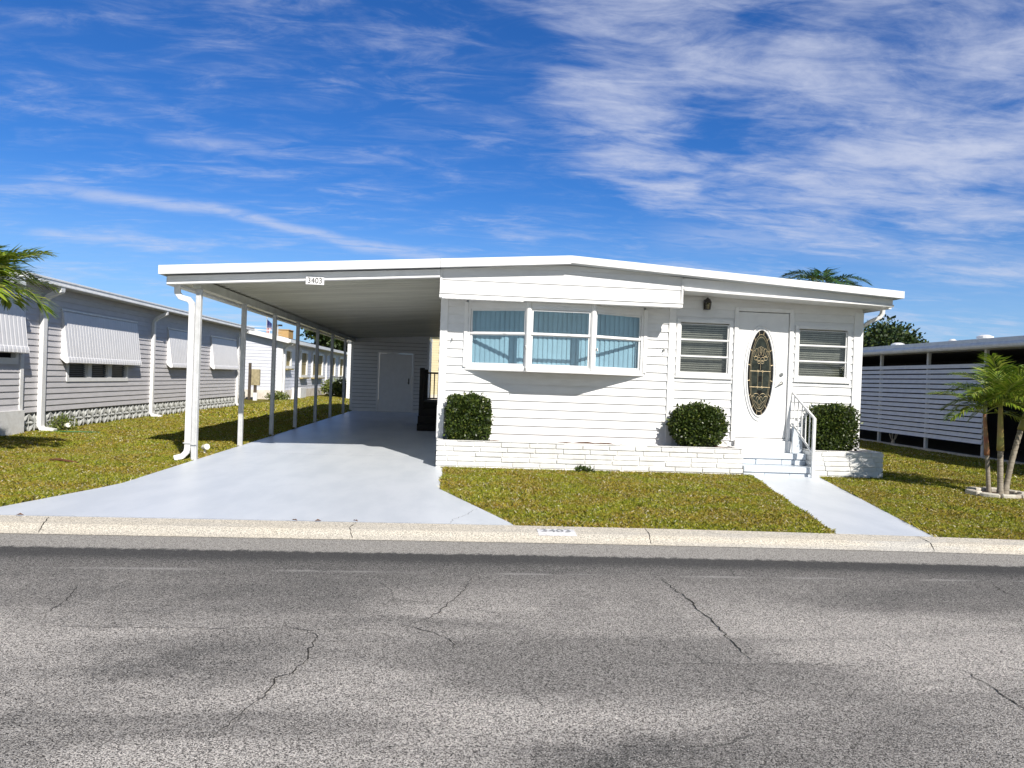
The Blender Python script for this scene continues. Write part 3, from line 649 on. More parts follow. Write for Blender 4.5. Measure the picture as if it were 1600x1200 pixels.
m = MB(); m.tube([F.P(5.595, .010, 1.735), F.P(5.595, .035, 1.735)], .030, 16); m.tube([F.P(5.595, .035, 1.735), F.P(5.595, .042, 1.735)], .014, 12); m.build('deadbolt', STEEL, door)
m = MB(); m.tube([F.P(5.60, .010, 1.585), F.P(5.60, .022, 1.585)], .033, 16); m.tube([F.P(5.60, .02, 1.585), F.P(5.60, .06, 1.585), F.P(5.585, .068, 1.583), F.P(5.545, .07, 1.565), F.P(5.51, .07, 1.545)], .011, 8); m.build('handle', STEEL, door)
# porch lantern
lamp = thing('porch_light', None, None); lamp.parent = house; lamp.location = Vector((4.21-3.3, -.1, 2.85))
m = MB(); lx, ly = 4.212, 12.0
m.fbox(F, 4.17, 4.255, .012, .03, 2.80, 2.97); m.tube([(lx, 12.08, 2.93), (lx, 12.02, 2.985), (lx, ly, 2.985), (lx, ly, 2.95)], .009, 6)
def loft(m, rings, n=8):
    b = len(m.v)
    for r, z in rings:
        for k in range(n): q = 2*math.pi*(k+.5)/n; m.v.append((lx+r*math.cos(q), ly+r*math.sin(q), z))
    for i in range(len(rings)-1):
        for k in range(n): m.f.append((b+i*n+k, b+i*n+(k+1) % n, b+(i+1)*n+(k+1) % n, b+(i+1)*n+k))
loft(m, [(.006, 3.0), (.02, 2.985), (.045, 2.965), (.062, 2.935), (.066, 2.915), (.064, 2.91), (.01, 2.905)]); loft(m, [(.01, 2.792), (.05, 2.792), (.05, 2.800), (.01, 2.802)])
for k in range(8):
    q = 2*math.pi*(k+.5)/8; m.tube([(lx+.060*math.cos(q), ly+.060*math.sin(q), 2.91), (lx+.048*math.cos(q), ly+.048*math.sin(q), 2.80)], .0045, 5)
m.build('lantern_body', BLACKM, lamp)
m = MB(); loft(m, [(.054, 2.905), (.043, 2.803)]); m.build('lantern_glass', AMBER, lamp)
m = MB(); m.tube([(lx, ly, 2.803), (lx, ly, 2.86)], .012, 8); m.tube([(lx, ly, 2.86), (lx, ly, 2.885)], .018, 8, .01); m.build('bulb', LAMPW, lamp)
# small hooks left by the old window awning
for hx, hz in ((-.10, 2.13), (3.50, 2.08), (1.09, 2.02), (2.26, 2.02), (1.10, 1.66)):
    m = MB(); yy = 12.07 if hx < 0 or hx > 3 else 11.66
    m.box(hx-.014, hx+.014, yy-.012, yy, hz-.02, hz+.02); m.tube([(hx, yy-.01, hz+.01), (hx, yy-.05, hz+.018), (hx+.008, yy-.055, hz-.02), (hx+.004, yy-.03, hz-.045)], .006, 6)
    m.build('awning_hook', STEEL, house)

# ------------------------------------------------------------------ carport
cp = thing('carport', 'white metal carport roof on a row of slim posts over the driveway', 'carport', (-2.3, 11.7, 0))
m = MB(); a, b = -4.575, -.325
m.hexa([(a, 11.39, ztop(a)-.12), (b, 11.39, ztop(b)-.12), (b, 30.2, ztop(b)-.12), (a, 30.2, ztop(a)-.12), (a, 11.39, ztop(a)-.006), (b, 11.39, ztop(b)-.006), (b, 30.2, ztop(b)-.006), (a, 30.2, ztop(a)-.006)])
m.build('roof', ROOFG, cp)
m = MB(); beam(m, a, b, fa, -.035, 0, 0, .136); m.box(a-.018, a, 11.35, 30.2, ztop(a)-.135, ztop(a)+.001); m.build('fascia', FASC, cp, bevel=.003)
m = MB(); fb = FRONT(11.5); beam(m, a+.06, b, fb, -.06, 0, .142, .245); beam(m, a+.06, b, fb, -.08, .022, .246, .276)
m.build('front_beam', TRIM, cp, bevel=.004)
# ribbed ceiling pans running across the carport
m = MB(); y = 11.585; zc = lambda x, q: ztop(x)-.146-q
a2, b2 = -4.42, -.33
while y < 30.1:
    for (y0, q0), (y1, q1) in (((y, 0), (y+.012, .034)), ((y+.012, .034), (y+.028, .034)), ((y+.028, .034), (y+.04, 0)), ((y+.04, 0), (y+.155, .006)), ((y+.155, .006), (y+.305, 0))):
        m.quad((a2, y0, zc(a2, q0)), (b2, y0, zc(b2, q0)), (b2, y1, zc(b2, q1)), (a2, y1, zc(a2, q1)))
    y += .305
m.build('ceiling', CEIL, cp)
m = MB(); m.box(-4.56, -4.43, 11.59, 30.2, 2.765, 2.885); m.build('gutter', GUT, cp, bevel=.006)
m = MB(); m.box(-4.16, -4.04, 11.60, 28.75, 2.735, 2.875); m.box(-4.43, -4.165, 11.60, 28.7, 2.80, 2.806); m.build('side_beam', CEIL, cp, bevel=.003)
for py in (11.72, 14.13, 16.45, 18.8, 21.4, 23.9, 26.6):
    m = MB(); m.box(-4.14, -4.06, py-.04, py+.04, .037, 2.735); m.fbox(FRONT(py-.04), -4.135, -4.117, 0, .006, .04, 2.73); m.fbox(FRONT(py-.04), -4.083, -4.065, 0, .006, .04, 2.73)
    m.box(-4.17, -4.03, py-.06, py+.06, .0365, .042); m.build('post', ALU, cp, bevel=.003)
m = MB(); m.rtube([(-4.42, 11.68, 2.79), (-4.42, 11.68, 2.66), (-4.37, 11.68, 2.59), (-4.24, 11.68, 2.555), (-4.195, 11.68, 2.50), (-4.19, 11.68, 2.4), (-4.19, 11.68, .22), (-4.20, 11.67, .16), (-4.24, 11.62, .10), (-4.34, 11.56, .075)], .033, .043, (0, 1, .01)); 
m.build('downspout', GUT, cp, bevel=.006)
m = MB(); m.box(-4.245, -4.035, 11.625, 11.63, .30, .315); m.build('downspout_strap', ALU, cp)
def text_mesh(body, size, depth=.0):
    cu = bpy.data.curves.new('t', 'FONT'); cu.body = body; cu.size = size; cu.extrude = depth; cu.align_x = 'CENTER'; cu.align_y = 'CENTER'; cu.resolution_u = 6
    ob = bpy.data.objects.new('t', cu); COL.objects.link(ob); bpy.context.view_layer.update()
    me = bpy.data.meshes.new_from_object(ob.evaluated_get(bpy.context.evaluated_depsgraph_get())); bpy.data.objects.remove(ob); return me
np_ = thing('number_plate', 'small white plate with black house number 3403 on the carport beam', 'house number', (-2.265, 11.455, 2.912))
m = MB(); m.box(-2.405, -2.125, 11.452, 11.472, 2.855, 2.971); m.build('plate', PLATE, np_, bevel=.002)
me = text_mesh('3403', .135, .001); me.materials.append(INK); o_ = bpy.data.objects.new('numerals', me); COL.objects.link(o_); o_.parent = np_; o_.rotation_euler = (R(90), 0, 0); o_.location = (0, -.0055, 0); o_.scale = (.86, .92, 1)
# faded house number painted on the kerb
m = MB(); zz = lambda x, y: curb_z(x, y)+.001
rows = [6.66, 6.74, 6.82, 6.88]
for y0, y1 in zip(rows, rows[1:]): m.quad((.81, y0, zz(.9, y0)), (1.17, y0, zz(.9, y0)), (1.17, y1, zz(.9, y1)), (.81, y1, zz(.9, y1)))
kn = m.build('painted_number', mat('worn_white_kerb_paint', (.78, .78, .80), .7, .06, 30, col2=(.60, .59, .57)), curb)
me = text_mesh('3403', .17); me.materials.append(mat('worn_black_kerb_paint', (.10, .11, .12), .7, .1, 30, col2=(.72, .72, .73))); o_ = bpy.data.objects.new('painted_numerals', me); COL.objects.link(o_); o_.parent = curb; o_.location = (.99, 6.79, .0605); o_.scale = (.88, 1, 1)
o_.rotation_euler = (0, 0, 0)

# storage shed closing the carport
sh = thing('storage_shed', 'white sided storage room with plain door at the back of the carport', 'shed', (-2.6, 28.8, 0))
m = MB(); SF = FRONT(28.8); siding(m, SF, -4.19, -1.14, .036, 3.05, .145, .030, [(-3.16, -1.72, .036, 2.42)], top=lambda s: ztop(s)-.18)
siding(m, EAST(-1.14), 28.81, 31.5, .036, 2.95, .145, .014); siding(m, WEST(-4.19), 28.81, 31.5, .036, 2.72, .145, .014); m.build('wall', WHITE, sh)
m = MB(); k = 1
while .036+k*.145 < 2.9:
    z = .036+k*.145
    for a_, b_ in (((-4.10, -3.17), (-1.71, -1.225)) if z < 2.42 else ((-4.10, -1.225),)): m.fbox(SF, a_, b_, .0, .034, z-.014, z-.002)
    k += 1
m.build('board_shade_strips', mat('painted_board_shade', (.20, .20, .19), .9), sh)  # grey strips added as painted shade lines under the board edges
m = MB(); m.fbox(SF, -4.20, -4.10, .0, .02, .04, 2.8); m.fbox(SF, -1.22, -1.135, .0, .02, .04, 3.0); m.frame(SF, -3.16, -1.72, -.0, 2.42, .07, -.02, .022, bot=.04); m.build('trim', TRIM, sh)
m = MB(); m.fbox(SF, -3.085, -1.795, -.03, .004, .045, 2.345); dd = m.build('door', TRIM, sh)
m = MB(); m.fbox(SF, -1.93, -1.89, .005, .03, 1.15, 1.38); m.tube([SF.P(-1.91, .03, 1.2), SF.P(-1.91, .06, 1.2), SF.P(-1.96, .065, 1.2)], .012, 6); m.build('handle', BLACKM, dd)
# dark timber side steps with railing
ds = thing('side_steps', 'dark brown timber landing with railing beside the house under the carport', 'steps', (-.75, 21, 0))
m = MB(); m.box(-1.0, -.33, 20.1, 22.4, .72, .78); m.box(-1.0, -.33, 20.1, 20.14, .04, .72); m.box(-1.0, -.96, 20.14, 22.4, .04, .72)
for k in range(3): m.box(-1.0-.02, -.36, 19.2+k*.3, 19.5+k*.3, .04, .22+k*.19)
m.build('landing', BROWN, ds)
m = MB(); m.box(-1.03, -.90, 20.02, 20.15, .04, 1.72); m.build('newel_post', BROWN, ds)
m = MB(); m.box(-1.03, -.90, 22.3, 22.42, .04, 1.70); m.build('newel_post', BROWN, ds)
m = MB(); m.box(-.90, -.34, 20.04, 20.13, 1.56, 1.61); m.box(-.90, -.34, 20.06, 20.11, .86, .90)
m.box(-1.0, -.94, 20.15, 22.3, 1.56, 1.61)
for k in range(5): m.box(-.86+k*.11, -.83+k*.11, 20.07, 20.10, .90, 1.56)
for k in range(16): m.box(-.99, -.95, 20.25+k*.13, 20.29+k*.13, .78, 1.56)
m.build('railing', BROWN, ds)

# ------------------------------------------------------------------ planters, steps, rail, shrubs
def brick_row(m, f, s0, s1, z0, z1, dep, ch=.08, seed=0):
    rr = random.Random(seed); k = 0; z = z0
    while z < z1-.02:
        h = min(ch, z1-z); s = s0-rr.uniform(0, .3)
        while s < s1:
            L = rr.choice((.43, .44, .45, .42)); a, b = max(s, s0), min(s+L, s1); s += L+.011
            if b-a < .02: continue
            o = rr.uniform(-.006, .011); m.fbox(f, a, b, -dep, o, z+.003, z+h-.008)
        z += ch
    m.fbox(f, s0+.02, s1-.02, -dep+.01, -.015, z0, z1-.01)
def planter(x0, x1, yb, lab):
    p = thing('brick_planter', lab, 'planter', ((x0+x1)/2, 11.85, 0), 'white brick planters along the front of the house')
    m = MB(); brick_row(m, FRONT(11.60), x0, x1, -.02, .482, .10, seed=int(x1*10))
    brick_row(m, WEST(x0) if x0 < 0 else WEST(x0), 11.60+.105, yb, -.02, .482, .10, seed=3)
    brick_row(m, EAST(x1), 11.60+.105, yb, -.02, .482, .10, seed=5)
    m.build('brick_wall', BRICKW, p, bevel=.006)
    m = MB(); n = 40; xs = [x0+.10+(x1-x0-.2)*i/n for i in range(n+1)]
    for a, b in zip(xs, xs[1:]):
        ya = 11.70; g = lambda x, y: .445+.02*math.sin(x*3+1)+.012*math.sin(x*17+y*9)
        for y0, y1 in ((11.70, 11.83), (11.83, 11.96), (11.96, 12.09)): m.quad((a, y0, g(a, y0)), (b, y0, g(b, y0)), (b, y1, g(b, y1)), (a, y1, g(a, y1)))
    m.build('mulch', SOIL, p)
    return p
planter(-.295, 4.775, 12.07, 'long low white painted brick planter left of the front steps')
planter(5.985, 7.20, 12.35, 'short low white painted brick planter right of the front steps')
stp = thing('front_steps', 'pale blue painted brick and concrete steps up to the front door', 'steps', (5.37, 11.8, 0))
m = MB(); m.box(4.78, 5.98, 11.58, 12.06, .09, .19); m.build('lower_tread', STEPM, stp, bevel=.008)
m = MB(); m.box(4.78, 5.98, 11.84, 12.06, .29, .39); m.build('upper_tread', STEPM, stp, bevel=.008)
m = MB(); brick_row(m, FRONT(11.605), 4.785, 5.975, .0, .088, .1, .088, 4); brick_row(m, FRONT(11.865), 4.785, 5.975, .192, .288, .1, .096, 9); m.build('brick_riser', STEPM, stp, bevel=.005)
m = MB(); m.box(4.78, 5.79, 12.005, 12.058, .392, .585); m.build('threshold_riser', TRIM, stp, bevel=.004)
m = MB(); m.box(5.80, 5.98, 12.0, 12.058, .392, .84); m.build('side_block', STEPM, stp, bevel=.004)
hr = thing('handrail', 'white metal handrail with balusters on the right of the front steps', 'handrail', (5.9, 11.6, 0))
w0, w1 = Vector((5.80, 12.07, 1.435)), Vector((5.92, 11.50, 1.015)); l0, l1 = Vector((5.80, 12.05, .90)), Vector((5.92, 11.50, .42))
m = MB(); m.box(5.897, 5.943, 11.477, 11.523, .034, 1.02); m.build('post', METALP, hr, bevel=.003)
m = MB(); m.rtube([w0, w1+Vector((0, -.01, -.008))], .019, .017, (1, .2, 0)); m.build('top_rail', METALP, hr, bevel=.003)
m = MB(); m.rtube([l0, l1], .013, .012, (1, .2, 0)); m.build('bottom_rail', METALP, hr)
for k in range(5):
    t = (k+.6)/5.7; a = w0.lerp(w1, t); b = l0.lerp(l1, t); m = MB(); m.rtube([a, b], .0075, .0075, (1, .2, 0)); m.build('baluster', METALP, hr)

def leaves(n, ptfun, size, up=.3):
    """n leaf diamonds; ptfun(n)->(pts, outward)"""
    P, O = ptfun(n); n = len(P)
    a = rng.normal(size=(n, 3))+O*1.0+np.array([0, 0, up]); a /= np.linalg.norm(a, axis=1, keepdims=True)
    b = rng.normal(size=(n, 3)); b -= a*(a*b).sum(1, keepdims=True); b /= np.linalg.norm(b, axis=1, keepdims=True)
    L = (size*rng.uniform(.6, 1.3, n))[:, None]; Wd = L*.30
    v = np.empty((n, 4, 3)); v[:, 0] = P; v[:, 1] = P+a*L*.5+b*Wd; v[:, 2] = P+a*L; v[:, 3] = P+a*L*.5-b*Wd
    return v.reshape(-1, 3)
def superpts(cx, cy, cz, rx, ry, rz, pw, fill=.75, bump=.07, seed=0):
    rs = np.random.default_rng(seed); ph = rs.uniform(0, 6.28, 12)
    def fn(n):
        dr = rng.normal(size=(n, 3)); dr /= np.linalg.norm(dr, axis=1, keepdims=True)
        sc = (np.abs(dr)**pw).sum(1)**(-1/pw)
        rad = 1-(1-fill)*rng.uniform(0, 1, n)**1.6
        nz = 1+bump*(np.sin(dr[:, 0]*7+ph[0])*np.sin(dr[:, 2]*6+ph[1])+.6*np.sin(dr[:, 1]*13+ph[2])*np.sin(dr[:, 0]*11+ph[3])+.5*np.sin(dr[:, 2]*19+ph[4]+dr[:, 0]*9))
        p = dr*(sc*rad*nz)[:, None]*np.array([rx, ry, rz])
        return p+np.array([cx, cy, cz]), dr
    return fn
def shrub(cx, cy, cz, rx, ry, rz, pw, lab, seed, name):
    t = thing('clipped_shrub', lab, 'shrub', (cx, cy, .44), 'clipped evergreen shrubs in the brick planters')
    V = leaves(13000, superpts(cx, cy, cz, rx*.93, ry*.93, rz*.94, pw, .55, .05, seed), .042)
    V2 = leaves(2500, superpts(cx, cy, cz, rx*.72, ry*.72, rz*.8, 2.6, .1, .05, seed), .055)
    V3 = leaves(260, superpts(cx, cy, cz, rx*.98, ry*.98, rz*.99, pw, .95, .08, seed+1), .055, .9)
    V = np.concatenate([V, V2, V3]); npmesh('foliage', V, np.arange(len(V)), 4, BOX, t)
    m = MB()
    for k in range(7):
        q = k*.9; m.tube([(cx+.03*math.cos(q), cy+.03*math.sin(q), .43), (cx+.5*rx*math.cos(q), cy+.5*ry*math.sin(q), cz), (cx+.75*rx*math.cos(q), cy+.75*ry*math.sin(q), cz+rz*.6)], .010, 5, .003)
    m.build('branches', BARKT, t)
shrub(.205, 11.86, .82, .375, .22, .385, 5.5, 'square clipped shrub at the left end of the long brick planter', 1, '')
shrub(4.075, 11.86, .82, .50, .25, .375, 2.7, 'rounded ball shrub beside the front door steps', 2, '')
shrub(6.435, 11.90, .84, .415, .24, .40, 5.0, 'square shrub in the short planter behind the handrail', 3, '')

# ------------------------------------------------------------------ grey neighbour house (left)
gh = thing('grey_house', 'grey sided mobile home with white clamshell awnings on the left', 'house', (-8.8, 20, 0))
GX = -8.8; E = EAST(GX)
GW = [(16.97, 19.96, 1.10, 1.6)]
m = MB(); siding(m, E, 15.2, 29.95, .45, 3.2, .127, .019, GW); siding(m, FRONT(30.0), 0, 0, 0, 0, 1, 1) if False else None
siding(m, EAST(GX+.07), 11.0, 15.13, .52, 3.1, .127, .019, [(13.2, 15.02, 1.44, 2.2)])
m.box(-18, GX-.12, 15.1, 29.95, .0, 3.1); m.box(-18, GX+.07-.12, 11, 15.1, 0, 3.0)
m.build('wall', GREYS, gh)
m = MB(); m.fbox(E, 29.87, 30.0, -.02, .03, .44, 3.1); m.build('corner_trim', GUT, gh)
m = MB(); m.fbox(E, 15.10, 15.21, 0, .10, .42, 3.1); m.build('corner_trim', GUT, gh)
m = MB(); m.box(-9.1, GX+.16, 11.0, 15.17, 0, .52); m.build('white_block_base', BRICKW, gh)
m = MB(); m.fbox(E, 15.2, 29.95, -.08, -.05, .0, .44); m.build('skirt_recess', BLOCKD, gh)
m = MB(); bw = .40; k = 0
for k in range(36):
    c0 = 15.2+bw*k+.2; zc_ = .225
    m.fbox(E, c0-.2, c0-.188, -.05, 0, .02, .44); m.fbox(E, c0-.188, c0+.188, -.05, -.01, .425, .44)
    for j in range(8):
        q = math.pi*j/4+.0; L = .19 if j % 2 == 0 else .265; dx_, dz_ = math.cos(q), math.sin(q); wq = .034
        cxs = [(0, 0), (L*.55*dx_-wq*dz_, L*.55*dz_+wq*dx_), (L*dx_, L*dz_), (L*.55*dx_+wq*dz_, L*.55*dz_-wq*dx_)]
        cxs = [(a, max(-.2, min(.2, b))) for a, b in cxs]
        front = [E.P(c0+a, .006, zc_+b) for a, b in cxs]; back = [E.P(c0+a, -.05, zc_+b) for a, b in cxs]; ridge = E.P(c0+L*.5*dx_, .022, zc_+max(-.2, min(.2, L*.5*dz_)))
        m.add(front+back+[ridge], [(0, 1, 8), (1, 2, 8), (2, 3, 8), (3, 0, 8), (0, 4, 5, 1), (1, 5, 6, 2), (2, 6, 7, 3), (3, 7, 4, 0)])
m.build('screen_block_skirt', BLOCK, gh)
m = MB(); m.box(-18, -8.42, 14.6, 30.3, 3.17, 3.23); m.add([(-18, 14.6, 3.23), (-8.45, 14.6, 3.23), (-8.45, 30.3, 3.23), (-18, 30.3, 3.23), (-13.5, 14.6, 3.5), (-13.5, 30.3, 3.5)], [(1, 2, 5, 4), (0, 4, 5, 3), (0, 1, 4), (2, 3, 5)])
m.box(-18, -8.35, 10.5, 14.55, 3.02, 3.12); m.build('roof', ROOFG, gh)
m = MB(); m.box(-8.42, -8.36, 14.6, 30.3, 3.10, 3.235); m.box(-8.36, -8.345, 14.6, 30.3, 3.10, 3.135); m.box(-8.36, -8.345, 14.6, 30.3, 3.195, 3.235); m.box(-8.95, -8.42, 14.6, 30.3, 3.12, 3.14)
m.box(-18, -8.36, 14.57, 14.6, 3.11, 3.235); m.box(-18, -8.33, 10.48, 14.55, 2.96, 3.02); m.build('gutter', GUT, gh, bevel=.004)
def awning(f, s0, s1, zt, zb, par, p=.17):
    aw = MB(); prof_ = [(0.015, zt), (.05, zt-.03)]
    n = 10
    prof_ += [(.05+(p-.05)*k/4, zt-.03-(zt-zb-.17)*k/4) for k in range(1, 5)]
    prof_ += [(p+.03*math.sin(q), zb+.14-.14*(1-math.cos(q))/1.0) for q in (R(30), R(60), R(85))]+[(p-.01, zb-.005), (p-.05, zb)]
    N = int((s1-s0)/.125); cols = []
    for i in range(N):
        for k, d_ in ((0, 0), (.62, 0), (.80, -.006), (.90, -.006)):
            s = s0+(s1-s0)*(i+k)/N; cols.append([f.P(s, max(o+d_, .004), z) for o, z in prof_])
    cols.append([f.P(s1, o, z) for o, z in prof_])
    for a, b in zip(cols, cols[1:]):
        for k in range(len(prof_)-1): aw.quad(a[k], b[k], b[k+1], a[k+1])
    for sx in (s0, s1): aw.add([f.P(sx, o, z) for o, z in prof_]+[f.P(sx, 0, zb+.1), f.P(sx, 0, zt)], [tuple(range(len(prof_)+2))])
    a_ = aw.build('awning', AWN, par)
    m = MB(); m.fbox(f, s0-.06, s1+.04, .004, .045, zt, zt+.04); m.build('awning_rail', GUT, a_)
    return a_
awning(E, 16.70, 20.40, 2.66, 1.50, gh); awning(E, 22.55, 24.62, 2.65, 1.48, gh); awning(E, 26.38, 29.22, 2.63, 1.48, gh); awning(EAST(GX+.07), 12.6, 15.33-.25, 2.80, 1.66, gh)
gw = thing('window', None, None); gw.parent = gh; gw.location = Vector((0, -1.6, 1.1))
m = MB(); m.frame(E, 16.95, 19.98, 1.08, 1.62, .09, -.06, .03)
for k in (1, 2): q = 16.95+3.03*k/3; m.fbox(E, q-.10, q+.10, -.06, .028, 1.17, 1.53)
m.build('frame', TRIM, gw)
m = MB()
for k in range(3):
    q = 16.95+1.01*k
    for j in range(9): m.fbox(E, q+.12, q+.90, -.05+.0, -.025, 1.15+j*.05, 1.16+j*.05+.018)
m.build('louvres', GLASSD if False else mat('dark_louvre_glass', (.12, .13, .14), .25, .1, 5, spec=.8), gw)
m = MB(); m.fbox(E, 16.9, 20.0, -.10, -.09, 1.05, 2.6); m.build('dark_backing', DARK, gw)
gw = thing('window', None, None); gw.parent = gh; gw.location = Vector((0, -6, 1.5))
m = MB(); f2 = EAST(GX+.07); m.frame(f2, 13.2, 15.02, 1.44, 2.2, .10, -.06, .03, bot=.12); m.build('frame', TRIM, gw)
m = MB(); m.fbox(f2, 13.25, 14.97, -.09, -.08, 1.4, 2.25); m.build('dark_backing', DARK, gw)
def dsp(py, hx, par, w_=.05, top=3.12, GX=GX, ex=-8.40, foot=.30):
    m = MB(); m.rtube([(ex, py, top), (ex, py, top-.10), (GX+.16, py, top-.22), (GX+hx, py, top-.34), (GX+hx, py, .16), (GX+hx+.04, py, .09), (GX+hx+foot, py, .05)], w_, .045, (0, 1, .01)); m.build('downspout', GUT, par, bevel=.006)
dsp(15.93, .055, gh, .075); dsp(21.45, .055, gh, .055); dsp(29.5, .055, gh, .06)

# ------------------------------------------------------------------ white shingled house behind it
wh = thing('white_house', 'pale white sided house with dark shingle roof beyond the grey one', 'house', (-9.05, 45, 0))
WX = -9.05; EW = EAST(WX); wins = [(38.6, 39.9), (42.3, 43.9), (45.6, 47.2), (47.3, 48.9), (52.2, 53.8), (55.9, 57.6)]
holes = [(a, b, 1.28, 2.68) for a, b in wins[1:]]+[(38.5, 39.7, 1.75, 2.65)]
m = MB(); siding(m, EW, 38.1, 64, .5, 3.1, .17, .018, holes)
gtop = lambda s: 3.12+(-9.0-s)*.20 if s > -12.5 else 3.82-(-12.5-s)*.20
siding(m, FRONT(38.0), -16, WX, .5, 3.8, .17, .018, top=gtop, breaks=[-12.5]); m.build('wall', PALES, wh)
m = MB(); m.fbox(EW, 38.0, 64, -.1, .04, 0, .5); m.fbox(FRONT(38.0), -16, WX+.04, -.1, .04, 0, .5); m.build('stone_skirt', STONEW, wh)
m = MB(); rx0, rx1 = -8.65, -12.5; rz0, rz1 = 3.10, 3.90
m.hexa([(rx1, 37.6, rz1), (rx0, 37.6, rz0), (rx0, 64.5, rz0), (rx1, 64.5, rz1), (rx1, 37.6, rz1+.07), (rx0, 37.6, rz0+.07), (rx0, 64.5, rz0+.07), (rx1, 64.5, rz1+.07)])
m.hexa([(-16.4, 37.6, rz0), (rx1, 37.6, rz1), (rx1, 64.5, rz1), (-16.4, 64.5, rz0), (-16.4, 37.6, rz0+.07), (rx1, 37.6, rz1+.07), (rx1, 64.5, rz1+.07), (-16.4, 64.5, rz0+.07)])
m.build('roof', SHING, wh)
m = MB(); m.hexa([(rx1, 37.57, rz1-.16), (rx0, 37.57, rz0-.16), (rx0, 37.6, rz0-.16), (rx1, 37.6, rz1-.16), (rx1, 37.57, rz1+.09), (rx0, 37.57, rz0+.09), (rx0, 37.6, rz0+.09), (rx1, 37.6, rz1+.09)])
m.box(rx0, rx0+.10, 37.6, 64.5, 2.98, 3.15); m.box(WX, rx0, 38, 64, 2.98, 3.0); m.fbox(EW, 38.0, 38.2, 0, .035, .45, 3.0); m.fbox(FRONT(38), WX-.25, WX+.03, 0, .035, .45, 3.1); m.build('gutter_and_trim', GUT, wh)
for a, b, z0, z1 in holes:
    q = MB(); q.frame(EW, a-.12, b+.12, z0-.1, z1+.06, .14, -.05, .10); wq = q.build('window', TRIM, wh)
    q = MB(); q.fbox(EW, a, b, -.02, .01, z0, z1); q.fbox(EW, a, b, .01, .03, (z0+z1)/2-.02, (z0+z1)/2+.02); q.build('shade', OCHRE, wq)
    q = MB(); q.fbox(EW, a-.1, b+.1, .02, .22, z0-.18, z0-.10); q.build('sill', OCHRE, wq)
for py in (38.3, 50.4): dsp(py, .06, wh, .07, 3.0, WX, -8.62, .6)
m = MB(); m.box(-8.98, -8.5, 40.1, 41.6, 0, .62); m.build('access_cover', GUT, wh)
# utilities
ub = thing('meter_pedestal', 'weathered tan meter box on a post beside the white house', 'meter box', (-8.6, 36.2, 0))
m = MB(); m.box(-10.05, -9.65, 36.1, 36.3, .75, 1.55); m.build('meter_box', BOXM, ub, bevel=.02)
m = MB(); m.box(-9.93, -9.80, 36.15, 36.25, 0, .75); m.box(-10.2, -10.08, 36.15, 36.25, 0, 1.85); m.build('post', BARKT, ub)
m = MB(); m.box(-9.9, -9.72, 36.0, 36.1, .0, .4); m.build('conduit', GUT, ub)
pp = thing('utility_post', 'short grey wooden utility post next to the tan meter box', 'post', (-10.6, 36.4, 0))
m = MB(); m.box(-10.66, -10.5, 36.3, 36.45, 0, 1.35); m.build('post', BARKT, pp); m = MB(); m.box(-10.70, -10.48, 36.2, 36.3, .8, 1.3); m.build('box', ACM, pp, bevel=.01)
ac = thing('air_conditioner', 'grey outdoor air conditioning unit against the white house wall', 'air conditioner', (-8.2, 52, 0))
m = MB(); m.box(-8.9, -7.9, 51.0, 52.1, .08, 1.2)
for k in range(9): m.box(-7.9, -7.88, 51.05+k*.115, 51.10+k*.115, .15, 1.12); m.box(-8.85+k*.105, -8.80+k*.105, 50.98, 51.0, .15, 1.12)
m.build('cabinet', ACM, ac, bevel=.02); m = MB(); m.tube([(-8.4, 51.55, 1.2), (-8.4, 51.55, 1.26)], .42, 20); m.build('fan_grille', BLACKM, ac)
bn = thing('bin', 'black lidded plastic bin standing behind the far carport posts', 'bin', (-6.55, 44, 0))
m = MB(); m.hexa([(-6.75, 43.8, .02), (-6.35, 43.8, .02), (-6.35, 44.2, .02), (-6.75, 44.2, .02), (-6.82, 43.72, .85), (-6.28, 43.72, .85), (-6.28, 44.28, .85), (-6.82, 44.28, .85)]); m.build('body', PLASTB, bn, bevel=.03)
m = MB(); m.hexa([(-6.84, 43.7, .86), (-6.26, 43.7, .86), (-6.26, 44.3, .86), (-6.84, 44.3, .86), (-6.76, 43.78, .95), (-6.34, 43.78, .95), (-6.34, 44.22, .95), (-6.76, 44.22, .95)]); m.build('lid', PLASTB, bn)
ws = thing('white_outbuilding', 'tall narrow white outbuilding seen left of the storage room', 'shed', (-5.6, 42, 0))
m = MB(); siding(m, FRONT(42), -6.33, -4.4, .0, 3.35, .15, .012); m.box(-6.33, -4.4, 42.1, 45, 0, 3.3); m.build('wall', WHITE, ws)
m = MB(); m.box(-6.55, -4.3, 41.8, 45.2, 3.36, 3.48); m.build('roof', ROOFG, ws)
ch = thing('cream_house', 'cream sided house glimpsed between storage room and front house', 'house', (-1, 46, 0))
m = MB(); siding(m, FRONT(46), -2.6, 3.5, .3, 4.2, .16, .015); m.box(-2.6, 3.5, 46.1, 55, 0, 4.1); m.build('wall', CREAM, ch)
m = MB(); m.box(-2.62, 3.52, 45.96, 46.0, 0, .35); m.build('base', STONEW, ch); m = MB(); m.box(-2.9, 3.8, 45.6, 55.4, 4.2, 4.4); m.build('roof', ROOFG, ch)

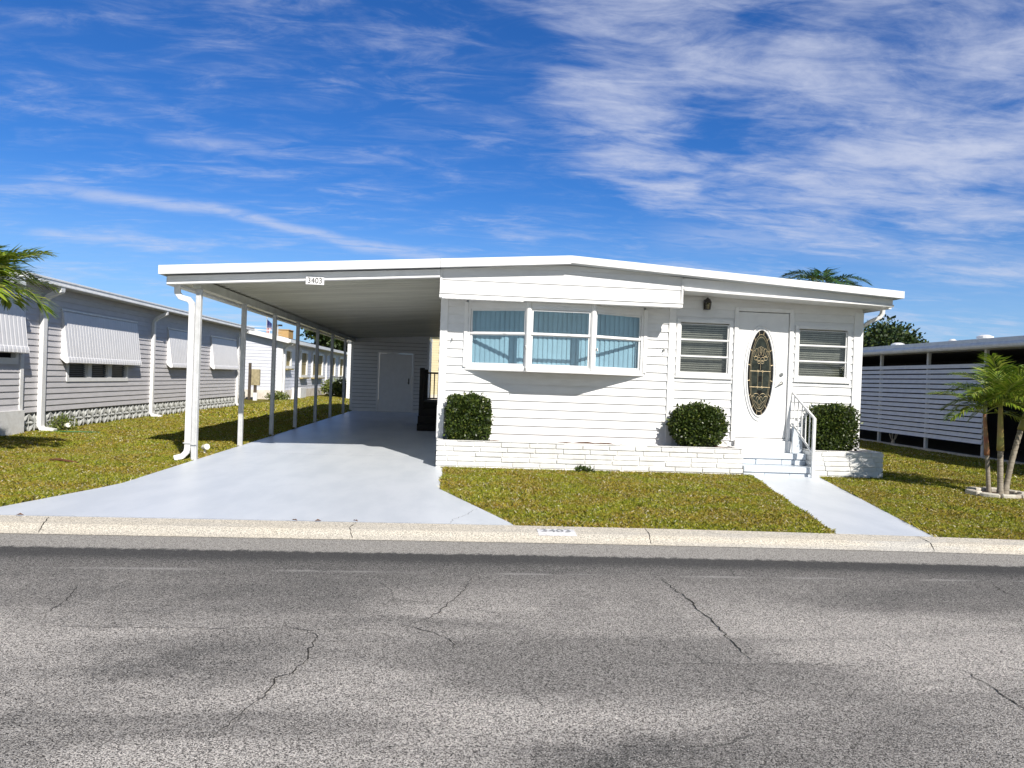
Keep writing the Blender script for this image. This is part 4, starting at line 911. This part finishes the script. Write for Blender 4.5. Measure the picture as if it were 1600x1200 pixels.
# ------------------------------------------------------------------ right neighbour: slatted carport
rn = thing('slatted_carport_house', 'dark open carport house with white horizontal slat screen on the right', 'house', (12.15, 17, 0))
m = MB(); m.hexa([(11.75, 9, 2.60), (20, 9, 2.95), (20, 30, 2.95), (11.75, 30, 2.60), (11.75, 9, 2.74), (20, 9, 3.10), (20, 30, 3.10), (11.75, 30, 2.74)]); m.build('roof', ROOFG, rn)
m = MB(); m.tube([(11.74, 9, 2.625), (11.74, 30, 2.625)], .075, 10); m.box(11.70, 11.76, 9, 30, 2.68, 2.775); m.box(11.76, 12.3, 9, 30, 2.56, 2.58); m.build('gutter', GUT, rn, smooth=False)
for py in (11.6, 13.68, 15.73, 17.77, 19.84, 21.9, 24.0, 26.1): m = MB(); m.box(12.12, 12.19, py-.035, py+.035, .02, 2.56); m.build('post', ALU, rn)
for k in range(15):
    z = .372+k*.1265; m = MB(); m.hexa([(12.070, 15.70, z), (12.080, 15.70, z), (12.080, 27, z), (12.070, 27, z), (12.108, 15.70, z+.097), (12.118, 15.70, z+.097), (12.118, 27, z+.097), (12.108, 27, z+.097)]); m.build('slat', SLAT, rn)
m = MB(); m.box(12.05, 12.2, 9, 30, .0, .09); m.build('base_kerb', RING, rn)
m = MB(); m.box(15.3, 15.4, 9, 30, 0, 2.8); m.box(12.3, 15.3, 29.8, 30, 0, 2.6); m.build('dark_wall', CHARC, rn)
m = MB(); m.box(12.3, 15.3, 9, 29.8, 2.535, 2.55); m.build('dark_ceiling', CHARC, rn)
m = MB(); m.box(12.2, 15.3, 9, 29.8, .021, .04); m.build('floor', mat('old_dark_slab', (.07, .07, .07), .9), rn)
m = MB(); m.box(15.3, 15.8, 8.9, 9.0, 0, 2.85); m.box(15.4, 20, 9.05, 29.9, 0, 2.8); m.build('house_wall', PALES, rn)
def vent(x, y, z, r, h, dome=False):
    m = MB(); m.tube([(x, y, z), (x, y, z+h)], r*.6, 12)
    m.tube([(x, y, z+h), (x, y, z+h+.05), (x, y, z+h+.09)], [r, r, r*.5], 14); m.build('roof_vent', GUT, rn)
for (x, y, r, h) in ((13.1, 20.6, .19, .10), (13.3, 18.5, .10, .10), (13.3, 16.6+.7, .19, .14), (13.0, 14.7+.0, .09, .14), (13.2, 16.9-3, .07, .1)): vent(x, y, 2.74+(x-11.75)*.0436, r, h)
wl = thing('garden_figure', 'small pale garden ornament under the slat screen', 'ornament', (12.05, 19.6, 0))
m = MB()
for k in range(7):
    q = k*.9; m.tube([(12.3, 19.4, .1), (12.3+.05*math.cos(q), 19.4+.1*math.sin(q), .22), (12.3+.09*math.cos(q), 19.4+.14*math.sin(q), .34)], .012, 5)
m.tube([(12.3, 19.4, .06), (12.3, 19.4, .13)], .05, 8); m.build('ornament', RING, wl)

# ------------------------------------------------------------------ palms
PET = .18
def frond(name, base, az, el, L, droop, ll, n, mat_, par, wd=.022, curl=.5, fold=.35, petiole=.18):
    p = Vector(base); e = el; pts = [p.copy()]; N = 14
    for i in range(N):
        dr = Vector((math.cos(az)*math.cos(e), math.sin(az)*math.cos(e), math.sin(e))); p = p+dr*(L/N); pts.append(p.copy()); e -= droop/N
    m = MB(); m.tube(pts, .010 if L > .8 else .008, 5, .002); fr = m.build(name, RACH, par)
    vs = []
    for k in range(n):
        t = petiole+(1-petiole)*k/(n-1); q = t*N; i = min(int(q), N-1); c0 = pts[i].lerp(pts[i+1], q-i); tg = (pts[i+1]-pts[i]).normalized()
        sd = tg.cross(Vector((0, 0, 1))); sd = Vector((1, 0, 0)) if sd.length < .05 else sd.normalized(); up = sd.cross(tg)
        for s_ in (-1, 1):
            l = ll*(.45+.75*math.sin(math.pi*min(1, .18+.80*t)))*random.uniform(.85, 1.1)
            fw = .55+.9*t+random.gauss(0, .08)
            d0 = (sd*s_+tg*fw+up*(fold+random.gauss(0, .12))).normalized()
            d1 = (d0-Vector((0, 0, curl*(.6+.8*random.random())))).normalized()
            wv = d0.cross(up if abs(d0.dot(up)) < .9 else tg).normalized()*wd
            a = c0; b = c0+d0*l*.45; e_ = b+d1*l*.55
            vs += [a, b+wv*.5, e_, b-wv*.5]
    V = np.array([tuple(v) for v in vs]); off = Vector((0, 0, 0)); q = fr
    while q is not None: off += q.location; q = q.parent
    V -= np.array(off); o = npmesh('leaflets', V, np.arange(len(V)), 4, mat_); o.parent = fr
    return fr
def palm_crown(par, top, nf, L, ll, mat_, seed, els=(-.1, 1.35), droop=1.5, n=22, wd=.02, azs=None):
    random.seed(seed)
    for k in range(nf):
        az = (azs[k] if azs else 2*math.pi*k/nf*1.0+random.uniform(-.3, .3)); t = (k*.618) % 1
        el = els[0]+(els[1]-els[0])*t
        frond('frond', top, az, el, L*random.uniform(.85, 1.1), droop*random.uniform(.8, 1.2), ll, n, mat_, par, wd)
def palm(lab, stems, nf, L, ll, mat_, seed, group=None, els=(-.1, 1.35), droop=1.5, n=22, wd=.02):
    b = stems[0]['base']; t = thing('palm_tree', lab, 'palm', b, group)
    for j, s_ in enumerate(stems):
        a, top, shaft = Vector(s_['base']), Vector(s_['top']), s_.get('shaft', .35); cv = Vector(s_.get('curve', (0, 0, 0)))
        N = 16; pts = [a.lerp(top, i/N)+cv*math.sin(math.pi*i/N) for i in range(N+1)]; r0 = s_['r']; k0 = int(N*(1-shaft))
        tr = MB(); rs = []
        pp_ = pts[:k0+1]; fine = []; rr_ = []
        M_ = 40
        for i in range(M_+1):
            q = i/M_*(len(pp_)-1); ii = min(int(q), len(pp_)-2); fine.append(pp_[ii].lerp(pp_[ii+1], q-ii)); rr_.append(r0*(1.25-.35*min(1, i/8)-.12*i/M_)*(1.05 if i % 3 == 0 else .97))
        tr.tube(fine, rr_, 12); tr.build('trunk', BARK, t, smooth=True)
        cs = MB(); pc = pts[k0:]; cs.tube(pc, [r0*(1.05-.45*i/max(1, len(pc)-1)) for i in range(len(pc))], 10); cs.build('crownshaft', s_.get('cmat', CROWNS), t, smooth=True)
        palm_crown(t, tuple(top), nf[j] if isinstance(nf, (list, tuple)) else nf, L*s_.get('sc', 1), ll*s_.get('sc', 1), mat_, seed+j*11, els, droop, n, wd)
    return t
palm('small triple-stemmed palm with bright green fronds in a ring of edging stones',
    [dict(base=(7.93, 10.1, .0), top=(7.82, 10.12, 1.22), r=.036, shaft=.45, cmat=CROWNR, sc=.9),
     dict(base=(8.02, 10.0, .0), top=(7.97, 10.0, 1.38), r=.047, shaft=.50, curve=(0, 0, 0)),
     dict(base=(8.12, 10.05, .0), top=(8.40, 10.0, 1.34), r=.046, shaft=.22, curve=(-.03, 0, 0), sc=1.1)], [9, 13, 13], .81, .30, PALM, 21, els=(.25, 1.50), droop=1.2, n=36, wd=.022)
rg = thing('edging_ring', 'broken ring of pale edging stones around the palm stems', 'garden edging', (8.0, 10.05, 0))
for k in range(9):
    if k in (3,): continue
    q0 = 2*math.pi*k/9+.03; q1 = 2*math.pi*(k+1)/9-.03; m = MB(); ci, cr = (.30, .42); hh = .085+.015*random.random()
    arc_ = [(q0+(q1-q0)*i/4) for i in range(5)]
    pts = [(8.0+cr*math.cos(q), 10.05+cr*math.sin(q)) for q in arc_]+[(8.0+ci*math.cos(q), 10.05+ci*math.sin(q)) for q in arc_[::-1]]
    m.poly(pts, .0, hh); m.build('edging_stone', RING, rg, bevel=.012)
m = MB(); m.poly([(8.0+.30*math.cos(2*math.pi*k/16), 10.05+.30*math.sin(2*math.pi*k/16)) for k in range(16)], .0, .04); m.build('soil', SOIL, rg)
palm('young palm with long arching fronds at the left edge in front of the grey house',
    [dict(base=(-6.75, 10.6, 0), top=(-6.70, 10.5, 2.46), r=.07, shaft=.3)], 20, .95, .50, PALM, 5, els=(.35, 1.45), droop=1.15, n=30, wd=.040)
palm('tall palm whose fronds show above the roof behind the white mobile home',
    [dict(base=(17.2, 33, 0), top=(17.2, 33, 6.45), r=.16, shaft=.2)], 16, 2.2, .8, PALMD, 34, els=(0, .85), droop=1.0, n=38, wd=.07)

# ------------------------------------------------------------------ trees and bushes behind
def tree(lab, x, y, h, r, seed, n=9000, ls=.34, group=None, mat_=OAK, name='oak_tree', cat='tree', tr=.3, low=.35):
    rs = random.Random(seed); t = thing(name, lab, cat, (x, y, 0), group)
    m = MB(); m.tube([(x, y, -.05), (x+.1, y, h*.2), (x-.1, y, h*.45)], [tr, tr*.75, tr*.6], 9)
    cl_ = []
    for k in range(13):
        q = rs.uniform(0, 6.28); rr_ = r*rs.uniform(.15, .78); zz_ = h*rs.uniform(low+.1, .86)
        cc = (x+rr_*math.cos(q), y+rr_*math.sin(q), zz_); cl_.append((cc, r*rs.uniform(.26, .42)))
        m.tube([(x-.05, y, h*rs.uniform(.25, .45)), (x+rr_*.5*math.cos(q), y+rr_*.5*math.sin(q), zz_*.75), cc], [tr*.4, tr*.25, tr*.06], 6)
    m.build('trunk', BARKT, t)
    vs = []
    for k, (cc, cr) in enumerate(cl_): vs.append(leaves(n//13, superpts(*cc, cr, cr, cr*.75, 2.1, .35, .16, seed+k), ls))
    V = np.concatenate(vs); npmesh('crown', V, np.arange(len(V)), 4, mat_, t)
    return t
tree('dark oak crown rising behind the slatted carport roof beside the white house', 36.5, 60, 7.6, 4.6, 3, group='trees behind the houses')
tree('lower dark tree right of the oak above the slatted carport roof', 41.5, 63, 6.4, 3.2, 4, group='trees behind the houses')
tree('tall leafy tree above the shingle roof seen between the far carport posts', -12.6, 76, 7.4, 4.0, 6, 10000, .4, group='trees behind the houses')
tree('leafy tree nearest the storage room, seen between the last posts', -9.2, 74, 6.6, 3.2, 8, 9000, .4, group='trees behind the houses')
tree('small distant tree behind the ochre building and flag', -15.9, 80, 4.9, 2.0, 12, 5000, .35, group='trees behind the houses', low=.1)
tree('distant tree crown low over the shingle roof right of the flag', -19.5, 82, 5.1, 2.6, 13, 5000, .35, group='trees behind the houses')
def bush(lab, x, y, r, h, seed, mat_, n=1500, ls=.1):
    t = thing('bush', lab, 'bush', (x, y, 0), 'bushes along the white house')
    V = leaves(n, superpts(x, y, h*.5, r, r, h*.55, 2.2, .2, .2, seed), ls, .6); npmesh('foliage', V, np.arange(len(V)), 4, mat_, t)
    m = MB()
    for k in range(5): m.tube([(x, y, 0), (x+r*.5*math.cos(k*1.3), y+r*.5*math.sin(k*1.3), h*.7)], .02, 5, .006)
    m.build('stem', BARKT, t)
bush('yellow green spiky bush in front of the air conditioner', -7.7, 47.5, 1.0, .95, 1, BUSHY, 2200, .16)
bush('small pale bush at the foot of the white house front wall', -8.9, 36.8, .55, .4, 2, BUSHY, 900, .1)
bush('low leafy tuft beside the grey house downspout', -8.5, 16.3, .25, .34, 3, BUSHY, 900, .05)
bush('low weed clump at the base of the long brick planter', 2.1, 11.50, .14, .10, 5, BOX, 260, .05)
fp = thing('flagpole', 'distant flagpole with a limp red white and blue flag', 'flagpole', (-18.2, 70, 0))
m = MB(); m.tube([(-18.2, 70, 0), (-18.2, 70, 6.5)], .05, 8, .03); m.tube([(-18.2, 70, 6.5), (-18.2, 70, 6.62)], .07, 8); m.build('pole', ALU, fp)
m = MB()
for i in range(8):
    a = -18.17+i*.055; o0, o1 = .06*math.sin(i*1.7), .06*math.sin((i+1)*1.7); m.quad((a, 70+o0, 4.7+.1*i), (a+.055, 70+o1, 4.8+.1*i), (a+.055, 70+o1, 6.35-.05*i), (a, 70+o0, 6.4-.05*i))
fl = m.build('flag', FLAG, fp); fl.data.transform(Matrix.Identity(4))
yb = thing('ochre_building', 'small distant ochre building top beside the flag', 'building', (-17.2, 72, 0))
m = MB(); m.box(-17.85, -16.6, 72, 74, 0, 5.55); m.build('wall', YLOW, yb); m = MB(); m.box(-17.92, -16.54, 71.94, 74.06, 5.553, 5.62); m.build('roof', YLOW, yb)
for x, y, h in ((-15.2, 62, 5.35),):
    an = thing('antenna_mast', 'thin mast with small head above the shingle roof', 'mast', (x, y, 0)); m = MB(); m.tube([(x, y, 0), (x, y, h)], .05, 6); m.build('mast', ALU, an)
    m = MB(); m.box(x-.32, x-.02, y-.08, y+.08, h-.12, h+.06); m.box(x+.04, x+.36, y-.08, y+.08, h-.06, h+.08); m.build('head', BLACKM, an)

# ------------------------------------------------------------------ small yard things
def spot(x, y, lab, cord=False):
    t = thing('garden_spotlight', lab, 'garden light', (x, y, 0), 'small white garden spotlights')
    m = MB(); m.tube([(x, y, 0), (x, y, .12)], .018, 8); m.build('stake', LAMPW, t)
    m = MB(); m.tube([(x-.05, y+.04, .14), (x-.02, y+.01, .15), (x+.05, y-.05, .165), (x+.06, y-.06, .167)], [.028, .045, .052, .048], 12); m.build('lamp_head', LAMPW, t, smooth=False)
spot(-8.35, 16.2, 'small white garden spotlight by the grey house downspout'); spot(-4.0+.03, 12.35, 'small white garden spotlight beside the first carport post') if False else spot(-4.22, 12.55, 'small white garden spotlight beside the first carport post')
m = MB(); m.tube([(-5.98, 11.15, .05), (-5.80, 11.05, .07), (-5.62, 10.95, .065), (-5.42, 10.88, .05)], [.014, .022, .020, .010], 7)
m.build('dead_palm_sheath', DRY, label='brown dead leaf stalk lying on the left lawn', cat='leaf')
m = MB(); m.tube([(-8.5, 15.9, .05), (-8.1, 15.75, .06), (-7.7, 15.85, .055), (-7.5, 15.9, .05)], .014, 6); m.build('garden_hose', mat('green_hose', (.03, .14, .05), .4), label='short length of green hose on the grass by the grey house', cat='hose')
for k, (x, y, lab) in enumerate(((-1.50, 7.01, 'curled tan dry leaf lying on the kerb in front of the driveway'), (-1.28, 7.00, 'dark dry leaf on the kerb right of the tan one'), (-4.0, 7.0, 'dry leaf at the far left end of the kerb'), (-.93, 7.04, 'small dry leaf lying over the kerb joint'))):
    m = MB(); q = random.uniform(0, 3); c_, s_ = math.cos(q)*.035, math.sin(q)*.035
    m.add([(x-c_, y-s_, .062), (x-s_*.5, y+c_*.5, .080), (x+c_, y+s_, .062), (x+s_*.5, y-c_*.5, .075), (x, y, .066)], [(0, 1, 4), (1, 2, 4), (2, 3, 4), (3, 0, 4)])
    m.build('fallen_leaf', DRY, label=lab, cat='leaf', group='fallen leaves on the kerb')
# scrub empty-label tags left on part empties
for o in bpy.data.objects:
    if o.parent is not None:
        for k in ('category', 'group'):
            if k in o: del o[k]
S.render.engine = 'CYCLES'
